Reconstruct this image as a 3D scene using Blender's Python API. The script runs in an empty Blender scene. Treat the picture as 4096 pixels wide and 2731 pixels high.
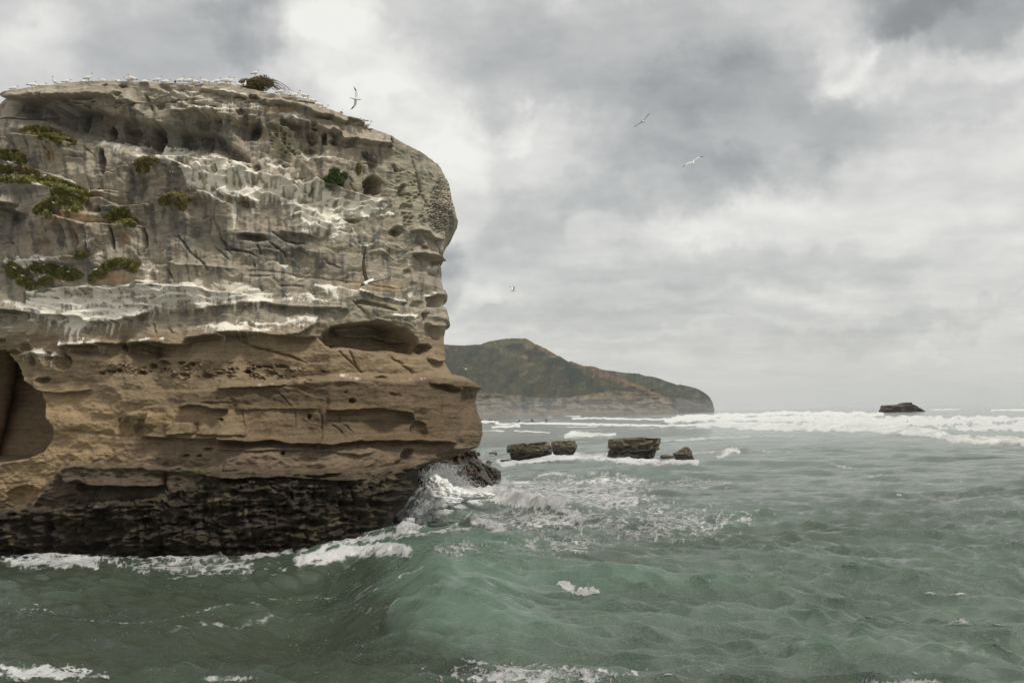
import bpy, math, random
import numpy as np
from mathutils import Matrix, Vector
rng = np.random.RandomState(7)
random.seed(7)
SC = bpy.context.scene
COL = SC.collection
# ------------------------------------------------------------------ camera
F = 1236.0; H0 = 12.0
PITCH = math.atan(72.6 / F); ROLL = math.radians(1.2)
cF = np.array([0, math.cos(PITCH), math.sin(PITCH)])
u0 = np.array([0, -math.sin(PITCH), math.cos(PITCH)]); r0 = np.array([1.0, 0, 0])
cU = u0 * math.cos(ROLL) + r0 * math.sin(ROLL)
cR = r0 * math.cos(ROLL) - u0 * math.sin(ROLL)
cam_d = bpy.data.cameras.new("camera"); cam = bpy.data.objects.new("camera", cam_d); COL.objects.link(cam)
cam_d.sensor_width = 36.0; cam_d.lens = 36.0 * F / 1024.0; cam_d.clip_start = 0.5; cam_d.clip_end = 80000
cam.matrix_world = Matrix(((cR[0], cU[0], -cF[0], 0), (cR[1], cU[1], -cF[1], 0), (cR[2], cU[2], -cF[2], H0), (0, 0, 0, 1)))
SC.camera = cam

def slope(px, py):
    """photo position -> direction (x per metre of depth, z per metre of depth)"""
    px = np.asarray(px, float); py = np.asarray(py, float)
    a = (px - 512) / F; b = (341.3 - py) / F
    dx = cF[0] + a * cR[0] + b * cU[0]; dy = cF[1] + a * cR[1] + b * cU[1]; dz = cF[2] + a * cR[2] + b * cU[2]
    return dx / dy, dz / dy
def at(px, py, D):
    dx, dz = slope(px, py); return np.array([dx * D, D * np.ones_like(dx), H0 + dz * D])
def project(X, Y, Z):
    Z = Z - H0
    w = X * cF[0] + Y * cF[1] + Z * cF[2]; w = np.where(w < .1, .1, w)
    return 512 + F * (X * cR[0] + Y * cR[1] + Z * cR[2]) / w, 341.3 - F * (X * cU[0] + Y * cU[1] + Z * cU[2]) / w
def hor(px): return 413.8 - (px - 512) * math.tan(ROLL)
# measuring grids used while reading the photograph
def mk(sx, ox, oy): return lambda x, y: (ox + np.asarray(x, float) / sx, oy + np.asarray(y, float) / sx)
R1 = mk(9.36, 0, 50); R2 = mk(9.36, 225, 50); R3 = mk(9.36, 0, 212.5); R4 = mk(9.36, 225, 212.5)
R5 = mk(7.38, 0, 362.5); R6 = mk(7.38, 225, 362.5); DD = mk(2.2969, 0, 0); VV = mk(9.651, 0, 150)
NN = mk(10.455, 350, 250); QQ = mk(7.84, 462.5, 412.5); HH = mk(7.84, 437.5, 325); JJ = mk(6.74, 675, 375)
def pts(f, L): a = np.array(L, float); x, y = f(a[:, 0], a[:, 1]); return np.stack([x, y], 1)

# ------------------------------------------------------------------ world and sun
SUN_EL, SUN_AZ = math.radians(54), math.radians(131)      # azimuth measured clockwise from +Y (view direction)
w = bpy.data.worlds.new("World"); SC.world = w; w.use_nodes = True
nt = w.node_tree; nt.nodes.clear()
class NB:
    def __init__(s, nt): s.nt = nt
    def n(s, t, **kw):
        n = s.nt.nodes.new(t)
        for k, v in kw.items(): setattr(n, k, v)
        return n
    def link(s, a, b): s.nt.links.new(a, b)
    def inp(s, n, i, v):
        if isinstance(v, bpy.types.NodeSocket): s.link(v, n.inputs[i])
        elif v is not None: n.inputs[i].default_value = v
    def math(s, op, a, b=None, c=None, clamp=False):
        n = s.n("ShaderNodeMath", operation=op); n.use_clamp = clamp
        s.inp(n, 0, a); s.inp(n, 1, b); s.inp(n, 2, c); return n.outputs[0]
    def vmath(s, op, a, b=None, scale=None):
        n = s.n("ShaderNodeVectorMath", operation=op); s.inp(n, 0, a); s.inp(n, 1, b)
        if scale is not None: s.inp(n, 3, scale)
        return n.outputs[1] if op in ('LENGTH', 'DOT_PRODUCT') else n.outputs[0]
    def noise(s, v, scale, detail=4, rough=.55, lac=2.0, dist=0.0, kind='FBM', out=0):
        n = s.n("ShaderNodeTexNoise"); n.noise_type = kind; s.inp(n, 'Vector', v); s.inp(n, 'Scale', scale); s.inp(n, 'Detail', detail)
        s.inp(n, 'Roughness', rough); s.inp(n, 'Lacunarity', lac); s.inp(n, 'Distortion', dist); return n.outputs[out]
    def mapr(s, v, a, b, c=0., d=1., smooth=True):
        n = s.n("ShaderNodeMapRange"); n.interpolation_type = 'SMOOTHSTEP' if smooth else 'LINEAR'
        s.inp(n, 0, v); s.inp(n, 1, a); s.inp(n, 2, b); s.inp(n, 3, c); s.inp(n, 4, d); return n.outputs[0]
    def mix(s, f, a, b, mode='MIX'):
        n = s.n("ShaderNodeMix", data_type='RGBA'); n.blend_type = mode
        s.inp(n, 0, f); s.inp(n, 6, a); s.inp(n, 7, b); return n.outputs[2]
    def xyz(s, v): n = s.n("ShaderNodeSeparateXYZ"); s.link(v, n.inputs[0]); return n.outputs
    def comb(s, x, y, z):
        n = s.n("ShaderNodeCombineXYZ"); s.inp(n, 0, x); s.inp(n, 1, y); s.inp(n, 2, z); return n.outputs[0]
b = NB(nt)
sky = b.n("ShaderNodeTexSky"); sky.sky_type = 'NISHITA'; sky.sun_disc = False
sky.sun_elevation = SUN_EL; sky.sun_rotation = SUN_AZ
D3 = b.n("ShaderNodeTexCoord").outputs['Generated']
X, Y, Z = b.xyz(D3)
n1 = b.noise(D3, 5.0, 5, .55, out=1); n2 = b.noise(b.vmath('ADD', D3, (4.1, 2.2, 7.3)), 22.0, 5, .6, out=1)
wob = b.vmath('ADD', b.vmath('SCALE', b.vmath('SUBTRACT', n1, (.5, .5, .5)), scale=.11), b.vmath('SCALE', b.vmath('SUBTRACT', n2, (.5, .5, .5)), scale=.060))
n3 = b.noise(b.vmath('ADD', D3, (1.1, 8.2, 3.3)), 60.0, 4, .6, out=1); wob = b.vmath('ADD', wob, b.vmath('SCALE', b.vmath('SUBTRACT', n3, (.5, .5, .5)), scale=.013))
az = b.math('ARCTAN2', X, Y); el = b.math('ARCSINE', Z)
P = b.vmath('ADD', b.comb(az, el, 0.0), wob)
BL = [  # cx, cy, rx, ry, delta
 (700, 55, 190, 90, .11), (820, 150, 240, 120, .125), (930, 290, 200, 120, .09), (1060, 440, 110, 170, .11), (1205, 300, 70, 35, .06),
 (1260, 370, 170, 120, .05), (1935, 105, 75, 95, .11), (2030, 140, 130, 60, .10), (2290, 150, 170, 60, .09), (60, 80, 130, 120, .04), (30, 30, 80, 60, .04),
 (1110, 665, 110, 45, .08), (1810, 325, 75, 45, .07), (2050, 450, 520, 150, .05), (1050, 770, 260, 70, .05), (2085, 815, 90, 16, .05), (1500, 520, 240, 70, .04),
 (2300, 620, 260, 120, .03), (1740, 480, 260, 70, .035),
 (430, 120, 330, 130, -.10), (590, 130, 90, 110, -.10), (540, 30, 140, 50, -.09), (1400, 150, 480, 150, -.10), (1720, 250, 360, 150, -.15), (1600, 360, 280, 80, -.09),
 (1280, 60, 480, 60, -.03), (1420, 440, 240, 60, -.07), (2230, 45, 330, 120, -.22), (2050, 20, 180, 70, -.12), (1180, 500, 200, 70, -.07), (1760, 580, 560, 50, -.07), (1600, 530, 300, 30, -.04),
 (1040, 640, 95, 85, -.17), (1500, 700, 500, 40, -.05), (2150, 745, 420, 30, -.045), (1750, 770, 560, 30, -.03), (2250, 210, 190, 50, -.07), (1950, 620, 400, 30, -.04), (1300, 770, 300, 22, -.04)]
# high layered noise seen in perspective on the cloud base
zz = b.math('ADD', b.math('ABSOLUTE', Z), .09)
pl = b.comb(b.math('DIVIDE', X, zz), b.math('DIVIDE', Y, zz), 0.0)
fb1 = b.noise(b.vmath('ADD', pl, (1.7, 3.1, 0)), .85, 7, .58); fb2 = b.noise(b.vmath('MULTIPLY', pl, (1, 1.0, 1)), 3.2, 5, .6)
fb3 = b.noise(b.comb(b.math('MULTIPLY', az, 1.0), b.math('MULTIPLY', el, 2.0), 0.0), 9.0, 6, .6)
val = b.math('MULTIPLY_ADD', b.math('SUBTRACT', fb1, .5), .22, .805)
val = b.math('MULTIPLY_ADD', b.math('SUBTRACT', fb2, .5), .12, val)
val = b.math('MULTIPLY_ADD', b.math('SUBTRACT', fb3, .5), .24, val)
fb4 = b.noise(b.comb(az, b.math('MULTIPLY', el, 1.4), 0.0), 30.0, 6, .62); val = b.math('MULTIPLY_ADD', b.math('SUBTRACT', fb4, .5), .045, val)
for cx, cy, rx, ry, dv in BL:
    px, py = DD(cx, cy); dx, dz = slope(px, py)
    ca = math.atan(dx); ce = math.atan(dz * math.cos(ca))
    d = b.vmath('MULTIPLY', b.vmath('SUBTRACT', P, (ca, ce, 0)), (F / (rx * .4354), F / (ry * .4354), 0))
    m = b.mapr(b.vmath('LENGTH', d), .45, 1.15, dv * (.85 if dv > 0 else .80), 0.)
    val = b.math('ADD', val, m)
horiz = b.mapr(el, 0.0, .07, .62, 0.0)      # the cloud deck evens out towards the horizon
val = b.math('ADD', b.math('MULTIPLY', val, b.math('SUBTRACT', 1., horiz)), b.math('MULTIPLY', .815, horiz))
val = b.math('MAXIMUM', b.math('MINIMUM', val, .935), .5)
lin = b.math('MULTIPLY', b.math('POWER', val, 2.25), .775)
tint = b.mix(b.mapr(val, .6, .92), (.985, .995, .99, 1), (1.0, .985, .935, 1))
cl = b.mix(1.0, tint, b.comb(lin, lin, lin), 'MULTIPLY')
cl10 = b.vmath('SCALE', cl, scale=10.0)
fin = b.mix(.93, sky.outputs[0], cl10)
bg = b.n("ShaderNodeBackground"); b.link(fin, bg.inputs[0]); bg.inputs[1].default_value = 0.1
b.link(bg.outputs[0], b.n("ShaderNodeOutputWorld").inputs[0])
sd = bpy.data.lights.new("sun", 'SUN'); sd.energy = 1.5; sd.angle = math.radians(10); sd.color = (1, .95, .86)
so = bpy.data.objects.new("sun", sd); COL.objects.link(so)
sdir = Vector((math.sin(SUN_AZ) * math.cos(SUN_EL), math.cos(SUN_AZ) * math.cos(SUN_EL), math.sin(SUN_EL)))
so.rotation_euler = (-sdir).to_track_quat('-Z', 'Y').to_euler()
SC.view_settings.view_transform = 'Standard'; SC.view_settings.look = 'None'; SC.view_settings.gamma = 1
SC.view_settings.use_curve_mapping = False; SC.view_settings.exposure = 0.48
SC.cycles.volume_bounces = 1; SC.cycles.max_bounces = 6

# ------------------------------------------------------------------ numeric helpers
def smooth(a, b_, x): t = np.clip((x - a) / (b_ - a), 0, 1); return t * t * (3 - 2 * t)
_P = np.random.RandomState(3).permutation(256); _P = np.concatenate([_P, _P, _P])
_A = np.random.RandomState(4).rand(256) * 2 * np.pi; _GX, _GY = np.cos(_A), np.sin(_A)
def perlin(x, y, seed=0):
    x = np.asarray(x, float) + seed * 17.31; y = np.asarray(y, float) + seed * 9.17
    xi = np.floor(x).astype(np.int64); yi = np.floor(y).astype(np.int64); xf = x - xi; yf = y - yi
    xi &= 255; yi &= 255
    u = xf * xf * xf * (xf * (xf * 6 - 15) + 10); v = yf * yf * yf * (yf * (yf * 6 - 15) + 10)
    def g(i, j, fx, fy): h = _P[_P[i & 255] + (j & 255)]; return _GX[h] * fx + _GY[h] * fy
    a = g(xi, yi, xf, yf); c = g(xi + 1, yi, xf - 1, yf); d = g(xi, yi + 1, xf, yf - 1); e = g(xi + 1, yi + 1, xf - 1, yf - 1)
    return 1.5 * ((a + u * (c - a)) * (1 - v) + (d + u * (e - d)) * v)
def fbm(x, y, o=4, seed=0, gain=.5):
    r = 0; a = 1.0
    for i in range(o): r = r + a * perlin(x * 2 ** i, y * 2 ** i, seed + i * 3); a *= gain
    return r
def ridged(x, y, o=4, seed=0):
    r = 0; a = 1.0
    for i in range(o): r = r + a * (1 - 2 * np.abs(perlin(x * 2 ** i, y * 2 ** i, seed + i * 3))); a *= .5
    return r
_W = np.random.RandomState(9).rand(256, 2)
def worley(x, y, seed=0):
    x = np.asarray(x, float) + seed * 13.7; y = np.asarray(y, float); xi = np.floor(x).astype(np.int64); yi = np.floor(y).astype(np.int64)
    f1 = np.full(x.shape, 9.0); f2 = f1.copy()
    for i in (-1, 0, 1):
        for j in (-1, 0, 1):
            h = _P[_P[(xi + i) & 255] + ((yi + j) & 255)]
            d = np.hypot(xi + i + _W[h, 0] - x, yi + j + _W[h, 1] - y)
            f2 = np.minimum(f2, np.maximum(f1, d)); f1 = np.minimum(f1, d)
    return f1, f2
def segdist(x, y, P):
    """distance to a polyline, signed + on its left-hand side, and the running position 0..1"""
    best = np.full(x.shape, 1e9); sg = np.ones(x.shape); run = np.zeros(x.shape)
    L = np.hypot(*(P[1:] - P[:-1]).T); cum = np.concatenate([[0], np.cumsum(L)])
    for i in range(len(P) - 1):
        ax, ay = P[i]; bx, by = P[i + 1]; ex, ey = bx - ax, by - ay
        t = np.clip(((x - ax) * ex + (y - ay) * ey) / (ex * ex + ey * ey), 0, 1)
        d = np.hypot(x - ax - t * ex, y - ay - t * ey); m = d < best
        best[m] = d[m]; sg[m] = np.sign(ex * (y - ay) - ey * (x - ax))[m]; run[m] = (cum[i] + t * L[i])[m] / cum[-1]
    return best, sg, run
def chaikin(P, n=3):
    for _ in range(n):
        A, B = P[:-1], P[1:]; Q = np.stack([.75 * A + .25 * B, .25 * A + .75 * B], 1).reshape(-1, 2); P = np.vstack([P[:1], Q, P[-1:]])
    return P
def inpoly(x, y, P):
    r = np.zeros(x.shape, bool); j = len(P) - 1
    for i in range(len(P)):
        xi, yi = P[i]; xj, yj = P[j]
        c = ((yi > y) != (yj > y)) & (x < (xj - xi) * (y - yi) / (yj - yi + 1e-12) + xi); r ^= c; j = i
    return r
def polydist(x, y, P):
    d, _, _ = segdist(x, y, np.vstack([P, P[:1]])); return np.where(inpoly(x, y, P), d, -d)

# ------------------------------------------------------------------ mesh helpers
def mesh_np(name, V, Fq, mats=(), smoothf=True, parent=None, cols=None, mi=None):
    me = bpy.data.meshes.new(name); V = np.asarray(V, np.float32); Fq = np.asarray(Fq, np.int32); k = Fq.shape[1]
    me.vertices.add(len(V)); me.vertices.foreach_set("co", V.ravel())
    me.loops.add(Fq.size); me.loops.foreach_set("vertex_index", Fq.ravel())
    me.polygons.add(len(Fq)); me.polygons.foreach_set("loop_start", np.arange(0, Fq.size, k, dtype=np.int32))
    me.polygons.foreach_set("loop_total", np.full(len(Fq), k, np.int32))
    if smoothf: me.polygons.foreach_set("use_smooth", np.ones(len(Fq), bool))
    if mi is not None: me.polygons.foreach_set("material_index", np.asarray(mi, np.int32))
    me.update(calc_edges=True)
    for cn, ca in (cols or {}).items():
        at_ = me.color_attributes.new(cn, 'FLOAT_COLOR', 'POINT'); at_.data.foreach_set("color", np.asarray(ca, np.float32).ravel())
    for m in mats: me.materials.append(m)
    o = bpy.data.objects.new(name, me); COL.objects.link(o)
    if parent: o.parent = parent
    return o
def tag(o, label=None, cat=None, group=None, kind=None):
    if label: o['label'] = label
    if cat: o['category'] = cat
    if group: o['group'] = group
    if kind: o['kind'] = kind
    return o
def empty(name, loc):
    o = bpy.data.objects.new(name, None); COL.objects.link(o); o.location = loc; return o
def grid_faces(nr, nc, wrap=False, off=0):
    r = np.arange(nr - 1)[:, None]; c = np.arange(nc if wrap else nc - 1)[None, :]; c2 = (c + 1) % nc
    return np.stack([r * nc + c, r * nc + c2, (r + 1) * nc + c2, (r + 1) * nc + c], -1).reshape(-1, 4) + off
def mat(name):
    m = bpy.data.materials.new(name); m.use_nodes = True; m.node_tree.nodes.clear(); bb = NB(m.node_tree)
    p = bb.n("ShaderNodeBsdfPrincipled"); bb.link(p.outputs[0], bb.n("ShaderNodeOutputMaterial").inputs[0]); return m, bb, p
def simple(name, c, rough=.7, var=.25, scale=8, spec=.3):
    m, bb, p = mat(name); co = bb.n("ShaderNodeTexCoord").outputs['Object']
    nz = bb.noise(co, scale, 4); f = bb.mapr(nz, .3, .7, 1 - var, 1 + var)
    bb.link(bb.vmath('SCALE', tuple(c), scale=f), p.inputs['Base Color']); p.inputs['Roughness'].default_value = rough
    p.inputs['Specular IOR Level'].default_value = spec; return m

# ------------------------------------------------------------------ rock material
def rock_mat(name, bump=.25, wet=False):
    m, bb, p = mat(name); at_ = bb.n("ShaderNodeAttribute", attribute_name="Col"); co = bb.n("ShaderNodeTexCoord").outputs['Object']
    x, y, z = bb.xyz(co)
    strat = bb.comb(bb.math('MULTIPLY', x, .35), bb.math('MULTIPLY', y, .35), bb.math('MULTIPLY', z, 2.6))
    vert = bb.comb(bb.math('MULTIPLY', x, 4.4), bb.math('MULTIPLY', y, 1.4), bb.math('MULTIPLY', z, .35))
    a = bb.noise(strat, 1.0, 8, .65); c = bb.noise(co, 1.4, 8, .62); d = bb.noise(co, 7.0, 6, .7); e = bb.noise(vert, 1.6, 7, .65)
    v = bb.math('ADD', bb.math('MULTIPLY', bb.math('ADD', a, c), .5), bb.math('MULTIPLY', bb.math('SUBTRACT', d, .5), .7))
    v = bb.math('ADD', bb.mapr(v, .25, .75, .62, 1.38, False), bb.math('MULTIPLY', bb.math('SUBTRACT', bb.noise(co, 24.0, 3, .7), .5), .38))
    base = bb.vmath('SCALE', at_.outputs['Color'], scale=v)
    g = bb.math('ADD', at_.outputs['Alpha'], bb.math('MULTIPLY', bb.math('SUBTRACT', bb.math('ADD', bb.math('MULTIPLY', e, .6), bb.math('MULTIPLY', d, .6)), .6), 1.5))
    g = bb.math('MULTIPLY', bb.mapr(g, .24, .66), bb.mapr(at_.outputs['Alpha'], .03, .2))
    base = bb.mix(g, base, (.88, .83, .725, 1))
    bb.link(base, p.inputs['Base Color']); p.inputs['Roughness'].default_value = .9 if not wet else .55
    p.inputs['Specular IOR Level'].default_value = .15 if not wet else .4
    hgt = bb.math('ADD', bb.math('ADD', bb.math('MULTIPLY', a, .5), bb.math('MULTIPLY', c, .35)), bb.math('ADD', bb.math('MULTIPLY', d, .22), bb.math('MULTIPLY', e, .12)))
    bm = bb.n("ShaderNodeBump"); bm.inputs['Strength'].default_value = 1.0; bm.inputs['Distance'].default_value = bump; bb.link(hgt, bm.inputs['Height'])
    bb.link(bm.outputs[0], p.inputs['Normal']); return m
M_ROCK = rock_mat("sandstone", .28); M_WET = rock_mat("wet_rock", .3, True); M_FARROCK = rock_mat("far_rock", .2)

# ------------------------------------------------------------------ the cliff (a sea stack)
Dtab_px = np.array([-80, 0, 100, 226, 330, 400, 440, 480, 520.]); Dtab_D = np.array([121, 116, 112.5, 111, 113.5, 118, 122, 128, 134.])
Dtab_x = (Dtab_px - 512) / F
def Dbase(dx): return np.interp(dx, Dtab_x, Dtab_D)
DDR = 11.0
top = np.vstack([[[-60, 96]], pts(R1, [(-60, 415), (0, 410), (120, 395), (250, 370), (500, 340), (650, 320), (780, 305), (900, 299), (1200, 298), (1400, 303), (1700, 316), (1930, 325), (2040, 338), (2110, 347)]),
                 pts(R2, [(60, 362), (130, 368), (300, 405), (450, 430), (600, 452), (760, 492), (900, 552), (1100, 605), (1280, 670), (1400, 738), (1500, 782), (1600, 835), (1740, 912), (1860, 978), (1920, 1035)])])
tx, tz = slope(top[:, 0], top[:, 1]); tz = H0 + tz * (Dbase(tx) + np.where(top[:, 0] > 420, (top[:, 0] - 420) / 15 * DDR * .3, 0))
Rpts = np.vstack([pts(R2, [(1920, 1035), (1990, 1110), (2040, 1210), (2090, 1310), (2110, 1430), (2145, 1560)]),
                  pts(R4, [(2160, 95), (2090, 235), (2060, 265), (2020, 345), (2020, 415), (1985, 450), (1950, 466), (1975, 485), (2005, 510), (2010, 580), (2005, 640), (2030, 750), (2066, 782), (2040, 870), (2066, 960), (2086, 1050), (2050, 1078), (2030, 1200), (2040, 1300), (2050, 1340), (2035, 1395), (2060, 1440), (2110, 1520)]),
                  pts(R6, [(1660, 92), (1760, 112), (1820, 142), (1882, 188), (1845, 212), (1832, 300), (1850, 370), (1880, 450), (1887, 520), (1868, 600), (1845, 640), (1760, 690), (1620, 730), (1510, 780), (1500, 850), (1500, 920), (1450, 975), (1400, 1050), (1340, 1110), (1290, 1200), (1270, 1300), (1270, 1500)])])
Rpts[:, 0] -= -2 + 13 * smooth(440, 462, Rpts[:, 1])
rx_, rz_ = slope(Rpts[:, 0], Rpts[:, 1]); rD = Dbase(rx_) + DDR; rz_ = H0 + rz_ * rD
o_ = np.argsort(rz_); rzs, rxs = rz_[o_], rx_[o_]
Lpts = np.array([(-8, 94), (-7, 101), (-6, 111), (1, 118), (0.5, 129), (-3, 135.5), (-6, 137), (-40, 139), (-60, 200), (-80, 300), (-80, 640)], float)
lx_, lz_ = slope(Lpts[:, 0], Lpts[:, 1]); lz_ = H0 + lz_ * 124; o_ = np.argsort(lz_); lzs, lxs = lz_[o_], lx_[o_]
NV, NU, NBK = 760, 720, 90
ZB = -3.0
v = np.linspace(0, 1, NV)[:, None]; u = np.linspace(0, 1, NU)[None, :]
uR = .90; wR = 30 / F; uL = .03; wL = 14 / F
def plan(u, z):
    R = np.interp(z, rzs, rxs); L = np.interp(z, lzs, lxs)
    a0 = L + wL; a1 = R - wR; t = np.clip((u - uL) / (uR - uL), 0, 1)
    th = np.clip((u - uR) / (1 - uR), 0, 1) * np.pi / 2; tl = np.clip((uL - u) / uL, 0, 1) * np.pi / 2
    dx = a0 + (a1 - a0) * t + wR * np.sin(th) - wL * np.sin(tl)
    D = Dbase(dx) + DDR * (1 - np.cos(th)) + 8 * (1 - np.cos(tl))
    return dx, D
zt0 = tz[-1]
dxt, Dt = plan(u, np.full(u.shape, 39.0) * 0 + np.linspace(tz[0], zt0, NU)[None, :])
ztop = np.interp(dxt, tx, tz)
zg = ZB + v * (ztop - ZB)
dxg, Dg = plan(np.broadcast_to(u, zg.shape), zg)
Xg = dxg * Dg; Yg = Dg.copy()
PX, PY = project(Xg, Yg, zg)
Px = PX + 1.3 * perlin(PX / 9, PY / 7, 1) + .5 * perlin(PX / 3, PY / 2.5, 2)
Py = PY + 1.0 * perlin(PX / 14, PY / 7, 3) + .5 * perlin(PX / 3.5, PY / 3, 4)
d = np.zeros_like(PX)
def win(x0, x1, y0, y1): return np.nonzero((Px > x0) & (Px < x1) & (Py > y0) & (Py < y1))
def line(P, wa, wb, ha, hb, soft=.45, taper=6):
    P = P[np.argsort(P[:, 0])]; x0, x1 = P[0, 0], P[-1, 0]; m = 5 * max(wa, wb)
    I = win(x0, x1, P[:, 1].min() - m, P[:, 1].max() + m); x = Px[I]; t = Py[I] - np.interp(x, P[:, 0], P[:, 1])
    wgt = smooth(x0, x0 + min(taper, (x1 - x0) / 2.1), x) * (1 - smooth(x1 - min(taper, (x1 - x0) / 2.1), x1, x))
    s = 1 / (1 + np.exp(-np.clip(t / soft * 2.5, -30, 30)))
    d[I] += wgt * ((1 - s) * ha * np.exp(np.minimum(t, 0) / wa) + s * hb * np.exp(-np.maximum(t, 0) / wb))
def OV(f, L, h=.8, wa=14, wb=9, c=.5, **k): h *= 1.3; line(pts(f, L), wa, wb, h, -h * c, **k)      # overhanging lip, undercut below
def SH(f, L, h=.7, wb=14, c=.25, wa=7, **k): h *= 1.25; line(pts(f, L), wa, wb, -h * c, h, **k)     # shelf: block below stands proud
def HO(f, cx, cy, rx, ry, dep, rot=0, p=.7, sc=None):
    x0, y0 = f(cx, cy); s = f(1, 0)[0] - f(0, 0)[0]; rx *= s; ry *= s; m = max(rx, ry) * 1.3
    I = win(x0 - m, x0 + m, y0 - m, y0 + m); x = Px[I] - x0; y = Py[I] - y0; c, sn = math.cos(math.radians(rot)), math.sin(math.radians(rot))
    xx = (x * c + y * sn) / rx; yy = (-x * sn + y * c) / ry; r2 = xx * xx + yy * yy + .34 * perlin(x / rx * 1.5 + cx, y / ry * 1.5, 5) + .18 * perlin(x / rx * 4 + cx, y / ry * 4, 6)
    skew = .75 - .25 * np.clip(yy, -1, 1)       # deeper under the roof, shelving out at the floor
    d[I] -= 1.45 * dep * skew * np.clip(1.05 - r2, 0, 1) ** p
def PO(P, dep, w_=5, floor=.5, roofw=1.5):
    """hollow with a traced mouth: sharp roof, gentler floor"""
    I = win(P[:, 0].min() - 3, P[:, 0].max() + 3, P[:, 1].min() - 3, P[:, 1].max() + 3); x, y = Px[I], Py[I]; q = polydist(x, y, P)
    yc = (y - P[:, 1].min()) / (np.ptp(P[:, 1])); ww = roofw + (w_ - roofw) * np.clip(yc, 0, 1)
    d[I] -= dep * smooth(0, 1, q / ww) * (1 - floor * np.clip(yc, 0, 1) ** 1.5)
def CR(f, L, wd=.7, dep=.5):
    P = pts(f, L); m = 4
    I = win(P[:, 0].min() - m, P[:, 0].max() + m, P[:, 1].min() - m, P[:, 1].max() + m); q, _, r = segdist(PX[I] + .5 * perlin(PX[I] / 3, PY[I] / 3, 8), PY[I] + .5 * perlin(PX[I] / 3, PY[I] / 3, 9), P)
    d[I] -= dep * np.exp(-(q / wd) ** 2) * np.minimum(1, 4 * np.minimum(r + .05, 1.05 - r))
# --- broad masses
broad = np.zeros_like(PX)
front = smooth(0, .02, u) * 1.0 + 0 * PX
broad += 1.0 * fbm(PX / 90, PY / 60, 3, 11) * smooth(-20, 60, PY)
d += .22 * fbm(PX / 26, PY / 18, 3, 12)
# the lower unit stands forward of the middle one; the black tidal base steps out again
prot = np.interp(PX, pts(R6, [(-1600, 110), (-700, 260), (0, 185), (400, 150), (1000, 108), (1300, 128), (1660, 92), (1900, 150)])[:, 0], pts(R6, [(-1600, 110), (-700, 260), (0, 185), (400, 150), (1000, 108), (1300, 128), (1660, 92), (1900, 150)])[:, 1])
broad += 1.6 * smooth(-6, 3, PY - prot) * smooth(130, 330, PX)
tid = np.array(pts(R5, [(-300, 1090), (0, 1085), (200, 1072), (330, 950), (430, 810), (520, 755), (700, 752), (1000, 752), (1300, 772), (1660, 790)]).tolist() + pts(R6, [(0, 765), (500, 812), (1000, 805), (1300, 782), (1480, 775), (1700, 700), (1900, 700)]).tolist())
tidy = np.interp(PX, tid[:, 0], tid[:, 1]); tb = PY - tidy + 2.5 * fbm(PX / 12, PY / 12, 3, 60)
broad += 1.7 * smooth(-3, 2.5, tb)
blk = np.array(pts(R5, [(-300, 1100), (0, 1088), (300, 1075), (650, 1020), (1100, 1005), (1400, 900), (1845, 870)]).tolist() + pts(R6, [(500, 850), (700, 835), (1080, 852), (1300, 800), (1500, 790), (1900, 730)]).tolist())
blky = np.interp(PX, blk[:, 0], blk[:, 1]); bk = PY - blky + 3 * fbm(PX / 10, PY / 8, 3, 61)
broad += .8 * smooth(-2, 3, bk)
# concave scoops of the upper face (flutes)
fl = np.interp(PX, [0, 60, 100, 170, 215, 262], [86, 84, 96, 112, 118, 150]); flb = np.interp(PX, [0, 40, 100, 150, 215, 262], [118, 125, 142, 152, 150, 175])
um = smooth(-2, 4, PY - fl - 14) * (1 - smooth(-8, 8, PY - flb)) * smooth(5, 20, PX) * (1 - smooth(255, 268, PX))
d -= um * (1.7 + .6 * np.abs(np.sin(PX / 5.2 + 2.0 * perlin(PX / 30, PY / 60, 13))))
# vertical scallops/flutes elsewhere
fm = smooth(105, 125, PY) * (1 - smooth(255, 275, PY)); fl2 = perlin(PX / 5.5, PY / 60, 14) + .5 * perlin(PX / 2.6, PY / 40, 15)
d += .16 * fl2 * fm
# irregular terraces
def terr(P, per, amp, msk, sx, seed, warp=.8):
    ph = PY / per + warp * fbm(PX / sx, PY / (sx * .8), 3, seed) + .35 * np.abs(np.sin(PX / (per * 1.1) + 3 * perlin(PX / 30, PY / 20, seed + 5)))
    f = ph - np.floor(ph); pr = np.where(f < .16, f / .16, 1 - (f - .16) / .84)
    return amp * pr * msk
ell = lambda f, cx, cy, rx, ry, rot=0: (lambda x0, y0, s: 1 - smooth(.5, 1.15, np.hypot(((PX - x0) * math.cos(math.radians(rot)) + (PY - y0) * math.sin(math.radians(rot))) / (rx * s), (-(PX - x0) * math.sin(math.radians(rot)) + (PY - y0) * math.cos(math.radians(rot))) / (ry * s)) + .25 * fbm(PX / 14, PY / 9, 3, 70)))(*f(cx, cy), f(1, 0)[0] - f(0, 0)[0])
gz1 = np.maximum.reduce([ell(R2, 250, 1200, 480, 230, 8), ell(R2, 700, 1330, 420, 190, 25), ell(R2, 1150, 1440, 420, 110, 12), ell(R4, 880, 60, 260, 130, 10), ell(R1, 2000, 1180, 350, 200, 5)])
gz2 = np.maximum.reduce([ell(R3, 1250, 800, 950, 140, 0), ell(R3, 2050, 730, 600, 100, 5), ell(R3, 900, 960, 560, 110, -5), ell(R3, 450, 860, 260, 140, 0)])
d += terr(0, 10.0, .58, gz1, 30, 20, 1.1) + terr(0, 9.0, .30, gz2, 50, 24, .9)
gzt = ell(R1, 2000, 480, 700, 130, 6); d += terr(0, 6.0, .42, gzt, 30, 28)
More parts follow.
